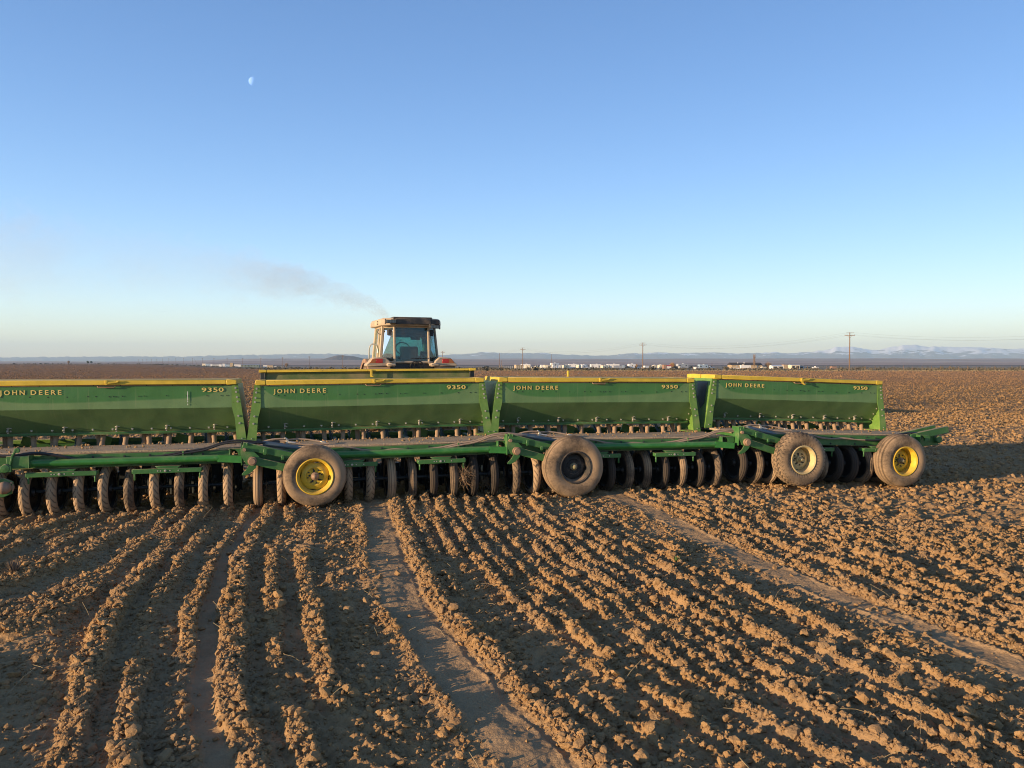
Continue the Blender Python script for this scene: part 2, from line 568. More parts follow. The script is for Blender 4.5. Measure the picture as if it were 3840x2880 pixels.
def near_height(X, Y, detail=True):
    u, rows = masks(X, Y)
    ph = np.where(u < 0.2, u / 0.268 + 0.35, (u - 0.2) / 0.168 + 40.1)
    right = smooth(0.1, 0.4, u)
    idx = np.floor(ph)
    fr = ph - idx
    amp = 0.75 + 0.40 * hash2(idx, idx * 0 + 3, 21)
    along = fbm(Y * 1.7 + idx * 13.7, idx * 5.1, 3, 33)
    amp = amp * (0.50 + 0.75 * smooth(0.30, 0.62, along))
    cut = 0.20 + 0.10 * hash2(idx, idx * 0 + 8, 23) + 0.16 * (fbm(X * 3.1, Y * 3.1, 3, 35) - 0.5)
    prof = smooth(cut, cut + 0.20, fr) * (1 - smooth(1.02 - cut, 1.20 - cut, fr))
    ridge = prof * amp
    bed = 0.0 * X
    dust = 0.0 * X
    # the two smooth wheel tracks with their pushed-up shoulders
    for uc, w, hr, hl in ((0.0, 0.170, 1.3, 0.45), (3.22, 0.130, 1.0, 0.25), (-1.42, 0.060, 0.6, 0.4)):
        trk = np.exp(-(np.abs(u - uc) / w) ** 4)
        ridge = ridge * (1 - trk) * (1 - (0.80 if uc >= 0 else 0.4) * np.exp(-((u - uc + w + 0.22) / 0.20) ** 4))
        bed = bed + trk * (0.016 if uc >= 0 else 0.004)
        dust = np.maximum(dust, trk)
        ridge = np.maximum(ridge, hr * np.exp(-((u - uc - w - 0.10) / 0.085) ** 2) * (0.5 + 0.7 * along))
        ridge = np.maximum(ridge, hl * np.exp(-((u - uc + w + 0.06) / 0.045) ** 2) * (0.4 + 0.8 * along))
    # tractor lug prints across some lanes
    lug = 0
    for ua, ub, sg in ((-0.95, -0.52, 1), (0.42, 0.80, -1), (2.2, 2.6, -1)):
        band = smooth(ua - 0.04, ua + 0.06, u) * (1 - smooth(ub - 0.06, ub + 0.04, u))
        band = band * smooth(0.40, 0.60, fbm(X * 0.5 + ua * 7, Y * 0.5, 2, 71))
        s_ = np.sin((Y + sg * (u - ua) * 0.8 + 0.16 * (fbm(X * 2.3, Y * 2.3, 2, 72) - 0.5)) * 2 * math.pi / 0.21)
        lug = lug + band * np.clip(s_, 0, 1) ** 1.4 * 0.021
        ridge = ridge * (1 - 0.5 * band)
    ridge = ridge * rows
    rough = 1 - rows
    z = (0.038 - 0.012 * right) * ridge + (lug + bed) * rows
    z = z + (fbm(X * 0.8, Y * 0.8, 3, 8) - 0.5) * 0.07 + (fbm(X * 4, Y * 4, 3, 9) - 0.5) * 0.035 + (fbm(X * 15, Y * 15, 3, 19, 0.6) - 0.5) * 0.022 * (1 - 0.7 * dust)
    hm = np.clip(ridge * 1.3, 0, 1) * (0.65 + 0.45 * along)
    cl = np.clip(hm + rough * (0.45 + 0.75 * smooth(0.35, 0.65, fbm(X * 1.4, Y * 1.4, 2, 44))), 0, 1.2)
    cl = np.maximum(cl, (0.22 + 0.24 * vnoise(X * 2.2, Y * 2.2, 63)) * (1 - 0.6 * dust))
    cl = cl * (1 - 0.8 * np.clip(dust, 0, 1) * (ridge < 0.25))
    near_height.dust = np.clip(dust * rows + 0.35 * (1 - np.clip(ridge * 2, 0, 1)) * rows, 0, 1)
    if detail:
        z = z + cl * (0.018 * clodnoise(X / 0.095, Y / 0.095, 100) + 0.018 * clodnoise(X / 0.052, Y / 0.052, 200)
                      + 0.016 * clodnoise(X / 0.030, Y / 0.030, 300) + 0.042 * (fbm(X / 0.085, Y / 0.085, 4, 310, 0.68) - 0.42))
        z = z + (vnoise(X * 55, Y * 55, 7) - 0.5) * 0.010 * (0.35 + cl)
        z = z + rough * (clodnoise(X / 0.20, Y / 0.20, 400)) * 0.055
    return z, cl

def height(X, Y):
    X, Y = np.atleast_1d(np.asarray(X, float)), np.atleast_1d(np.asarray(Y, float))
    z, cl = near_height(X, Y)
    fade = 1 - smooth(60, 200, np.hypot(X, Y))
    rr = np.hypot(X, Y)
    rough = smooth(18, 30, rr) * (1 - smooth(500, 900, rr)) * 0.0006 * rr * (hash2(np.floor(X * 997), np.floor(Y * 991), 5) - 0.4) * 1.1
    far_r = smooth(900, 1600, rr) * 0.0016 * rr * (vnoise(np.log(np.maximum(rr, 1)) * 57.3, np.arctan2(X, np.maximum(Y, .01)) * 9, 12) - 0.5) * 2
    height.dust = near_height.dust
    return large(X, Y) + z * (0.25 + 0.75 * fade) + rough + far_r

def ground_z(x, y):
    return float(large(np.array([float(x)]), np.array([float(y)]))[0])

def field_edge(X, Y):
    t = X / np.maximum(Y, 1.0)
    return 186 + 430 * smooth(-0.26, -0.46, t) + 4 * np.sin(X * 0.05)

def sheet(name, mat, rad, ang, keep=None, zoff=0.0):
    A, Rr = np.meshgrid(ang, rad)
    X, Y = Rr * np.sin(A), Rr * np.cos(A)
    Z = height(X.ravel(), Y.ravel()) + zoff
    nr, na = len(rad), len(ang)
    du = height.dust.astype(np.float32)
    co = np.stack([X.ravel(), Y.ravel(), Z], 1)
    i = np.arange(nr - 1)[:, None] * na + np.arange(na - 1)[None, :]
    q = np.stack([i, i + 1, i + na + 1, i + na], -1).reshape(-1, 4)
    if keep is not None:
        cx, cy = co[q].mean(1)[:, 0], co[q].mean(1)[:, 1]
        q = q[keep(cx, cy)]
        used, inv = np.unique(q, return_inverse=True)
        co, q, du = co[used], inv.reshape(-1, 4), du[used]
    me = bpy.data.meshes.new(name)
    me.vertices.add(len(co))
    me.vertices.foreach_set('co', co.ravel())
    me.loops.add(q.size)
    me.loops.foreach_set('vertex_index', q.ravel().astype(np.int32))
    me.polygons.add(len(q))
    me.polygons.foreach_set('loop_start', np.arange(0, q.size, 4, dtype=np.int32))
    me.polygons.foreach_set('loop_total', np.full(len(q), 4, np.int32))
    me.update()
    at = me.attributes.new('dust', 'FLOAT', 'POINT')
    at.data.foreach_set('value', du)
    me.shade_smooth()
    o = bpy.data.objects.new(name, me)
    me.materials.append(mat)
    COL.objects.link(o)
    o['kind'] = 'structure'
    return o

def angles(half, n, wide, m):
    mid = np.linspace(-half, half, n)
    w = np.linspace(half, wide, m + 1)[1:]
    return np.radians(np.concatenate([-w[::-1], mid, w]))

r1 = np.concatenate([np.arange(2.5, 6.6, 0.0105), np.arange(6.6, 9.2, 0.0135)])
r2 = [9.2]
while r2[-1] < 22:
    r2.append(r2[-1] + 0.0125 + 0.0040 * (r2[-1] - 9.2))
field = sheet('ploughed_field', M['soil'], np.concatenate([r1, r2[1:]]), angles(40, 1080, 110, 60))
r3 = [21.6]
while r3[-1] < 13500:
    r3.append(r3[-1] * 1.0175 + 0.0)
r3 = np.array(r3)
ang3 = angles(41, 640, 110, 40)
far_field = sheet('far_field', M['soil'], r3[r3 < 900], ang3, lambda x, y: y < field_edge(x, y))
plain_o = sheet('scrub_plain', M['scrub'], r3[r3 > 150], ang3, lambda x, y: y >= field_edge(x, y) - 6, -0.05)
# the field goes on behind the camera, under the photographer's feet
back = sheet('near_field', M['soil'], np.concatenate([np.arange(0.0, 2.7, 0.1), np.geomspace(2.9, 400, 40)]),
             np.radians(np.linspace(110, 250, 90)))
front = sheet('foot_ground', M['soil'], np.arange(0.0, 2.6, 0.05), np.radians(np.linspace(-110, 110, 160)))

# ------------------------------------------------------------------ clods
def ico(n):
    import bmesh
    bm = bmesh.new()
    bmesh.ops.create_icosphere(bm, subdivisions=n, radius=1)
    vs = np.array([v.co[:] for v in bm.verts])
    fs = [[v.index for v in f.verts] for f in bm.faces]
    bm.free()
    return vs, fs
ICO3, ICO2, ICO1 = ico(3), ico(2), ico(1)

def clod_mesh(k, base):
    r_ = np.random.default_rng(500 + k)
    vs, fs = base[0].copy(), base[1]
    out = np.ones(len(vs))
    for i in range(13):            # flattened facets like broken earth
        d = r_.normal(size=3)
        d /= np.linalg.norm(d)
        lim = r_.uniform(0.55, 0.92)
        pr = vs @ d
        vs = vs - np.outer(np.maximum(pr - lim, 0), d) * 0.9
    nn = vnoise(vs[:, 0] * 2.6 + k * 7, vs[:, 1] * 2.6 + vs[:, 2] * 3.1, 60 + k) - 0.5
    n2 = vnoise(vs[:, 0] * 6.6 + k * 7, vs[:, 1] * 6.1 - vs[:, 2] * 7.1, 80 + k) - 0.5
    vs = vs * (1 + 0.38 * nn + 0.22 * n2)[:, None] * np.array([1, r_.uniform(0.65, 0.95), r_.uniform(0.5, 0.75)])
    me = bpy.data.meshes.new('clod')
    me.from_pydata(vs.tolist(), [], fs)
    me.shade_smooth()
    me.set_sharp_from_angle(angle=R(24))
    me.materials.append(M['soil'])
    return me

def scatter(n, rmin, rmax, seed, thresh, thin=False):
    g = np.random.default_rng(seed)
    rr = np.sqrt(g.uniform(rmin ** 2, rmax ** 2, n))
    if thin:          # sparser with distance
        rr = rmin * (rmax / rmin) ** (g.uniform(0, 1, n) ** 0.8)
    aa = np.radians(g.uniform(-38, 38, n))
    X, Y = rr * np.sin(aa), rr * np.cos(aa)
    z, cl = near_height(X, Y)
    cl = np.where(near_height.dust > 0.55, -1.0, cl)
    ok = g.uniform(0, 1, n) < np.where(cl < 0, 0.008, np.clip((cl - thresh) * 1.6, 0.11, 1))
    X, Y = X[ok], Y[ok]
    return X, Y, z[ok] + large(X, Y)

big = [clod_mesh(k, ICO3) for k in range(10)]
X, Y, Z = scatter(2600, 3.2, 13.0, 77, 0.25)
n_big = 0
for i in range(len(X)):
    if n_big >= 290:
        break
    if -0.9 < (Y[i] - 0.268 * X[i] - 10.97) < 1.0:
        continue
    o = bpy.data.objects.new('clod', big[random.randrange(10)])
    COL.objects.link(o)
    s_ = random.choice((0.022, 0.026, 0.03, 0.034, 0.04, 0.048))
    o.location = (X[i], Y[i], Z[i] + s_ * 0.15)
    o.scale = (s_ * random.uniform(0.9, 1.3), s_, s_ * random.uniform(0.8, 1.15))
    o.rotation_euler = (random.uniform(-.5, .5), random.uniform(-.5, .5), random.uniform(0, 6.28))
    o.parent = field
    n_big += 1

src = bpy.data.collections.new('clod_sources')
for k in range(8):
    src.objects.link(bpy.data.objects.new('clod_source', clod_mesh(20 + k, ICO2)))

def scatter_stuff(name, pts, sizes, coll, mat=None):
    me = bpy.data.meshes.new(name)
    me.from_pydata(pts.tolist(), [], [])
    n = len(pts)
    at = me.attributes.new('size', 'FLOAT_VECTOR', 'POINT')
    sv = sizes[:, None] * rng.uniform(0.75, 1.25, (n, 3))
    at.data.foreach_set('vector', sv.ravel())
    ar = me.attributes.new('turn', 'FLOAT_VECTOR', 'POINT')
    rv = np.stack([rng.uniform(-.7, .7, n), rng.uniform(-.7, .7, n), rng.uniform(0, 6.28, n)], 1)
    ar.data.foreach_set('vector', rv.ravel())
    o = bpy.data.objects.new(name, me)
    COL.objects.link(o)
    o['kind'] = 'stuff'
    ng = bpy.data.node_groups.new(name, 'GeometryNodeTree')
    ng.interface.new_socket('Geometry', in_out='INPUT', socket_type='NodeSocketGeometry')
    ng.interface.new_socket('Geometry', in_out='OUTPUT', socket_type='NodeSocketGeometry')
    gi, go = ng.nodes.new('NodeGroupInput'), ng.nodes.new('NodeGroupOutput')
    ci = ng.nodes.new('GeometryNodeCollectionInfo')
    ci.inputs['Collection'].default_value = coll
    ci.inputs['Separate Children'].default_value = True
    ci.inputs['Reset Children'].default_value = True
    iop = ng.nodes.new('GeometryNodeInstanceOnPoints')
    iop.inputs['Pick Instance'].default_value = True
    ri = ng.nodes.new('FunctionNodeRandomValue')
    ri.data_type = 'INT'
    ri.inputs[4].default_value = 0
    ri.inputs[5].default_value = 50
    na = ng.nodes.new('GeometryNodeInputNamedAttribute')
    na.data_type = 'FLOAT_VECTOR'
    na.inputs[0].default_value = 'size'
    nb = ng.nodes.new('GeometryNodeInputNamedAttribute')
    nb.data_type = 'FLOAT_VECTOR'
    nb.inputs[0].default_value = 'turn'
    L = ng.links.new
    L(gi.outputs[0], iop.inputs['Points'])
    L(ci.outputs[0], iop.inputs['Instance'])
    L(ri.outputs[2], iop.inputs['Instance Index'])
    L(na.outputs[0], iop.inputs['Scale'])
    L(nb.outputs[0], iop.inputs['Rotation'])
    L(iop.outputs[0], go.inputs[0])
    md = o.modifiers.new('scatter', 'NODES')
    md.node_group = ng
    return o

X, Y, Z = scatter(500000, 2.6, 10.0, 78, 0.22)
s1 = np.exp(rng.normal(math.log(0.0062), 0.68, len(X))).clip(0.003, 0.040)
X2, Y2, Z2 = scatter(120000, 9.5, 34.0, 79, 0.2)
s2 = np.exp(rng.normal(math.log(0.021), 0.5, len(X2))).clip(0.007, 0.065)
X3, Y3, Z3 = scatter(520000, 28.0, 330.0, 80, 0.1, True)
keep = (Y3 < field_edge(X3, Y3) - 1) & (rng.uniform(0, 1, len(X3)) < 0.75)
X3, Y3 = X3[keep], Y3[keep]
Z3 = height(X3, Y3)
s3 = np.exp(rng.normal(math.log(0.021), 0.5, len(X3))).clip(0.015, 0.13) * (1 + 0.004 * np.hypot(X3, Y3))
pts = np.stack([np.concatenate([X, X2, X3]), np.concatenate([Y, Y2, Y3]), np.concatenate([Z, Z2, Z3])], 1)
sz = np.concatenate([s1, s2, s3])
pts[:, 2] += sz * 0.25
tag(scatter_stuff('soil_clods', pts, sz, src), 'small crumbs and clods of tan soil strewn along the furrow ridges', 'soil clods')

# ------------------------------------------------------------------ seed drills
# drill frame of reference: x along the row, y forward (away from the camera), z up; the hopper's rear face is y = 0
ROW = 15.0
HW = 1.47            # half width of the hopper

def tyre_profile(r, w, rim, n=9):
    """outer section of a tyre from one bead over the crown to the other"""
    p = []
    for k in range(n * 2 + 1):
        t = math.pi * (k / (n * 2))
        a_ = -math.cos(t) * w / 2
        q = abs(math.cos(t)) ** 2.6
        p.append((rim + (r - rim) * (1 - q) ** 0.55 if k not in (0, n * 2) else rim, a_))
    return p

def add_groove_attr(me, vals):
    at = me.attributes.new('groove', 'FLOAT', 'POINT')
    at.data.foreach_set('value', np.asarray(vals, np.float32))

def press_tyre(kind, seed):
    """narrow press-wheel tyre, axis along x, ribbed or with hooked chevron grooves cut into the crown"""
    r, w, rim = 0.300, 0.106, 0.215
    nseg, m = 168, 33
    vs, fs, gv = [], [], []
    for i in range(nseg):
        t = 2 * math.pi * i / nseg
        for j in range(m):
            s_ = -1 + 2 * j / (m - 1)
            th = s_ * 1.72
            a_ = math.sin(th) / 1.0 * w / 2
            rad = r - 0.062 + 0.062 * math.cos(th) if abs(th) < math.pi / 2 else r - 0.062 + 0.085 * math.cos(th)
            g = 0.0
            lat = abs(a_) / (w / 2)
            if kind == 'rib':
                if abs(th) < 1.25 and (abs(abs(th) - 0.30) < 0.075 or abs(abs(th) - 0.88) < 0.075):
                    g = 1.0
            else:
                side = 1 if a_ >= 0 else 0
                ph = (t * 21 / (2 * math.pi) + 0.5 * side + lat * 1.15 * (1 if kind == 'chev' else -1)) % 1.0
                if 0.20 < lat < 0.93 and abs(ph - 0.5) < 0.10:
                    g = 1.0
                if 0.16 < lat < 0.30 and 0.5 < ph < 0.72:
                    g = 1.0
            rad -= g * 0.007
            gv.append(g)
            vs.append((a_, math.sin(t) * rad, math.cos(t) * rad))
    for i in range(nseg):
        i2 = (i + 1) % nseg
        for j in range(m - 1):
            fs.append((i * m + j, i2 * m + j, i2 * m + j + 1, i * m + j + 1))
    me = bpy.data.meshes.new('press_wheel')
    me.from_pydata(vs, [], fs)
    me.shade_smooth()
    add_groove_attr(me, gv)
    return me

PT = {}
for kind in ('chev', 'hook', 'rib'):
    for mat in ('rubber_tan', 'rubber_mid', 'rubber_dark'):
        if not [k for k in PT if k[0] == kind]:
            me = press_tyre('chev' if kind == 'chev' else kind, 1)
        else:
            me = PT[[k for k in PT if k[0] == kind][0]].copy()
            me.materials.clear()
        me.materials.append(M[mat])
        PT[(kind, mat)] = me

def disc_mesh():
    b = MB()
    b.lathe([(0.218, -0.035), (0.205, -0.03), (0.19, -0.012), (0.06, -0.02), (0.045, -0.05), (0.0, -0.05)], axis='x', n=28)
    b.lathe([(0.218, 0.035), (0.205, 0.03), (0.19, 0.012), (0.06, 0.02), (0.045, 0.05), (0.0, 0.05)], axis='x', n=28)
    return b.mesh('wheel_disc')
DISC = disc_mesh()
DISC.materials.append(M['black'])

def opener_mesh():
    """hoe shank with its spring, seed boot and drag arm, x = 0"""
    b = MB()
    b.beam((0, 0.95, 0.58), (0, 0.42, 0.44), 0.035, 0.06)
    b.beam((0, 0.42, 0.46), (0, 0.30, 0.05), 0.03, 0.05, (0, 1, 0))
    b.beam((0, 0.30, 0.10), (0, 0.36, -0.04), 0.045, 0.05, (0, 1, 0))
    b.box((0.05, 0.50, 0.52), (0.02, 0.30, 0.07), (0.25, 0, 0))
    b.box((0.02, 0.10, 0.40), (0.15, 0.02, 0.20), (0.2, 0, 0))
    b.box((0.0, 0.34, 0.20), (0.12, 0.03, 0.34), (0.1, 0, 0.3))
    b.lathe([(0, -0.006), (0.20, -0.003), (0.20, 0.003), (0, 0.006)], (-0.06, 0.55, 0.14), 'x', 20)  # disc added to fill and darken the gaps between the wheels
    b.tube([(0, 0.35, 0.45), (0.0, 0.22, 0.25), (0, 0.27, 0.06)], 0.022, 7)
    return b.mesh('opener')
OPENER = opener_mesh()
OPENER.materials.append(M['steel_dark'])

def spring_mesh():
    b = MB()
    b.beam((0, 0.62, 0.90), (0.03, 0.30, 0.60), 0.014, 0.02)
    path = []
    for k in range(60):
        t = k / 59
        c = Vector((0.002, 0.58, 0.87)).lerp(Vector((0.028, 0.36, 0.66)), t)
        path.append(c + Vector((math.cos(t * 50) * 0.024, math.sin(t * 50) * 0.014, math.sin(t * 50) * 0.018)))
    b.tube(path, 0.006, 5)
    return b.mesh('spring')
SPRING = spring_mesh()
SPRING.materials.append(M['steel_blue'])

def seed_tube_mesh(lean):
    b = MB()
    p0, p1 = Vector((0, 0.36, 0.88)), Vector((lean, 0.28, 0.50))
    pts = [p0.lerp(p1, k / 12) for k in range(13)]
    b.tube(pts, [0.030 + (0.0035 if k % 2 else 0) for k in range(13)], 12)
    return b.mesh('seed_tube')
STUBE = [seed_tube_mesh(l) for l in (0.0, 0.03, -0.03)]
for me in STUBE:
    me.materials.append(M['dusty_tube'])

def bolt(b, x, y, z, ax='y', r=0.0085, h=0.014):
    s_ = -1
    prof = [(0.0, s_ * h), (r, s_ * h), (r, 0), (r * 1.7, 0), (r * 1.7, 0.004)]
    b.lathe(prof, (x, y, z), ax, 6)

def text_mesh(txt, size, sx, spacing, offset, mat):
    cu = bpy.data.curves.new('lettering', 'FONT')
    cu.body = txt
    cu.size = size
    cu.space_character = spacing
    cu.offset = offset
    cu.extrude = 0.0015
    cu.resolution_u = 3
    tmp = bpy.data.objects.new('lettering', cu)
    COL.objects.link(tmp)
    bpy.context.view_layer.update()
    dg = bpy.context.evaluated_depsgraph_get()
    me = bpy.data.meshes.new_from_object(tmp.evaluated_get(dg))
    bpy.data.objects.remove(tmp)
    bpy.data.curves.remove(cu)
    co = np.empty(len(me.vertices) * 3)
    me.vertices.foreach_get('co', co)
    co = co.reshape(-1, 3)
    x0 = co[:, 0].min()
    new = np.stack([(co[:, 0] - x0) * sx, -co[:, 2], co[:, 1]], 1)
    me.vertices.foreach_set('co', new.ravel())
    me.flip_normals()
    me.materials.clear()
    me.materials.append(mat)
    me.update()
    return me
LET1 = text_mesh('JOHN', 0.079, 1.0, 1.45, 0.0012, M['letter'])
LET1B = text_mesh('DEERE', 0.079, 1.0, 1.45, 0.0012, M['letter'])
LET2 = text_mesh('9350', 0.076, 1.48, 1.06, 0.0010, M['letter'])
def fit_width(me, w):
    xs = [v.co.x for v in me.vertices]
    k = w / max(xs)
    for v in me.vertices:
        v.co.x *= k
fit_width(LET1, 0.270)
fit_width(LET1B, 0.335)
fit_width(LET2, 0.265)

HOP = [(0.0, 1.49), (0.0, 1.19), (0.285, 0.885), (0.50, 0.885), (0.80, 1.19), (0.80, 1.49)]

def end_x(z):
    return 1.535 + 0.105 * (1.49 - z) / 0.75

def sheet_x(b, poly, n):
    """the hopper shell as strips along x so that it can carry slight dents"""
    r_ = np.random.default_rng(3)
    xs = np.linspace(-HW, HW, n + 1)
    vs, fs = [], []
    prof = []
    for k in range(len(poly)):
        p, q = poly[k], poly[(k + 1) % len(poly)]
        sub = 8 if k in (0, 1) else 1
        for s_ in range(sub):
            t = s_ / sub
            prof.append((p[0] + (q[0] - p[0]) * t, p[1] + (q[1] - p[1]) * t, k, t))
    m = len(prof)
    for x in xs:
        for (y, z, k, t) in prof:
            d = 0
            if k in (0, 1) and t > 0:
                d = (0.0025 if k == 0 else 0.006) * math.sin(math.pi * t) * (math.sin(x * 2.1 + k) + 0.5 * math.sin(x * 5.3 + 2 * k))
            vs.append((x / HW * (end_x(z) - 0.010), y + d, z))
    for i in range(n):
        for j in range(m):
            j2 = (j + 1) % m
            fs.append((i * m + j, (i + 1) * m + j, (i + 1) * m + j2, i * m + j2))
    fs.append(tuple(range(m)))
    fs.append(tuple(n * m + j for j in range(m))[::-1])
    b.add(vs, fs)

def lid_pan(b, x0, x1, y0, y1, z0, z1, crown=0.012):
    """shallow upturned pan with folded edges and separate corner caps"""
    ym = (y0 + y1) / 2
    b.prism([(y0, z0), (y0, z1), (ym, z1 + crown), (y1, z1), (y1, z0), (y1 - 0.012, z0), (y1 - 0.012, z1 - 0.012), (y0 + 0.012, z1 - 0.012), (y0 + 0.012, z0)], x0 + 0.125, x1 - 0.125)
    for xa, xb in ((x0, x0 + 0.123), (x1 - 0.123, x1)):
        b.prism([(y0 - 0.002, z0 - 0.003), (y0 - 0.002, z1 + 0.002), (ym, z1 + crown + 0.002), (y1 + 0.002, z1 + 0.002), (y1 + 0.002, z0 - 0.003)], xa, xb)

def build_hopper(root, open_lid, dx=0.0, post=False):
    b = MB()
    sheet_x(b, HOP, 40)
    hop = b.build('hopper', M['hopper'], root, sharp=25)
    # dusty rolled top edge and bottom rail
    b = MB()
    b.box2((-HW, -0.010, 1.476), (HW, 0.006, 1.494))
    b.build('top_edge', M['pin'], hop, 0.002)
    b = MB()
    b.box2((-1.58, 0.262, 0.858), (1.58, 0.300, 0.884))
    b.box2((-1.57, 0.248, 0.848), (1.57, 0.31, 0.856))
    b.build('bottom_rail', M['green'], hop, 0.002)
    for me_, ox in ((LET1, 0.0), (LET1B, 0.335)):
        o = put('lettering', me_, M['letter'], hop)
        o.location = (-1.30 + dx + ox, -0.0065, 1.376)
    o = put('model_number', LET2, M['letter'], hop)
    o.location = (1.00 + dx * 0.8, -0.0065, 1.394)
    # row of bolt holes under the lettering and along the bottom
    b = MB()
    for x in (-1.24, -1.16, -0.86, -0.66, -0.45, -0.22, -0.13, 0.02, 0.07, 0.10, 0.17, 0.36, 0.42, 0.68, 0.92, 1.16, 1.33, 1.40):
        b.lathe([(0, -0.0008), (0.007, -0.0008), (0.0072, 0.002)], (x, -0.0042, 1.345 + random.uniform(-.004, .004)), 'y', 8)
    for x in np.arange(-1.35, 1.4, 0.3):
        b.lathe([(0, -0.008), (0.006, -0.008), (0.006, 0)], (x, -0.004, 1.482), 'y', 6)
    h = b.build('holes', M['black'], hop)
    h['kind'] = 'stuff'
    b = MB()
    for k, x in enumerate(np.arange(-1.38, 1.45, 0.23)):
        bolt(b, x, 0.248, 0.917)
    h = b.build('bolts', M['bolt'], hop)
    h['kind'] = 'stuff'
    for x in (-1.17, -0.55, 0.05, 0.64, 1.22):
        b = MB()
        b.box((x, 0.215, 0.93), (0.022, 0.02, 0.062), (-0.7, 0, 0))
        b.tube([(x - 0.012, 0.20, 0.955), (x + 0.012, 0.19, 0.962), (x + 0.045, 0.205, 0.952)], 0.005, 6)
        b.box((x, 0.225, 0.902), (0.014, 0.03, 0.03))
        b.build('clean_out_latch', M['fitting'], hop, 0.001)
    # pull handle at the top centre
    b = MB()
    b.tube([(-0.11, -0.012, 1.478), (-0.10, -0.03, 1.462), (0.08, -0.03, 1.460), (0.10, -0.012, 1.478)], 0.007, 6)
    b.build('handle', M['pin'], hop)
    # lids
    b = MB()
    lid_pan(b, -1.52, 1.52, -0.045, 0.375, 1.490, 1.549, 0.004)
    lid = b.build('rear_lid', M['yellow'], root, 0.006)
    b = MB()
    b.box((0.0, -0.056, 1.520), (0.032, 0.014, 0.06))
    b.beam((0.005, -0.062, 1.515), (0.13, -0.060, 1.528), 0.014, 0.024)
    b.tube([(0.12, -0.062, 1.528), (0.15, -0.066, 1.54)], 0.009, 6)
    b.tube([(0.0, -0.05, 1.52), (0.0, -0.072, 1.52)], 0.012, 8)
    b.build('lid_latch', M['yellow'], lid, 0.002)
    if open_lid:
        b = MB()
        z0, z1 = 1.50, 1.680
        b.mi = 1
        b.box2((-1.42, 0.455, z0), (1.42, 0.465, z1 - 0.02))
        b.mi = 2  # end flanges are green; the dark steel colour stands in for their shade
        for s_ in (-1, 1):
            b.prism([(0.41, z1 - 0.016), (0.43, z0), (0.466, z0), (0.466, z1 - 0.016)], s_ * 1.43, s_ * 1.415)
            b.box2((min(s_ * 1.43, s_ * 1.485), 0.44, z0), (max(s_ * 1.43, s_ * 1.485), 0.452, z1 - 0.02))
        b.mi = 0
        b.box2((-1.40, 0.395, z1 - 0.032), (1.40, 0.47, z1))
        for s_ in (-1, 1):
            b.box2((min(s_ * 1.402, s_ * 1.50), 0.393, z1 - 0.034), (max(s_ * 1.402, s_ * 1.50), 0.472, z1 + 0.002))
        fl = b.build('front_lid', [M['yellow'], M['lid_under'], M['steel_dark']], root, 0.003)
        fl['label'] = 'opened front lid standing upright with its dusty green underside showing'
        b = MB()
        b.box((0.0, 0.388, 1.62), (0.032, 0.014, 0.10))
        b.tube([(0.0, 0.385, 1.585), (0.03, 0.38, 1.57)], 0.008, 6)
        b.build('lid_latch', M['yellow'], fl, 0.002)
    else:
        b = MB()
        lid_pan(b, -1.52, 1.52, 0.40, 0.83, 1.490, 1.549, 0.006)
        fl = b.build('front_lid', M['yellow'], root, 0.006)
        if post:
            b = MB()
            b.beam((-0.20, 0.80, 1.54), (-0.20, 0.80, 1.645), 0.03, 0.03, (0, 1, 0))
            b.build('lid_latch', M['yellow'], fl, 0.002)
    return hop

def end_x(z):
    return 1.535 + 0.105 * (1.49 - z) / 0.75

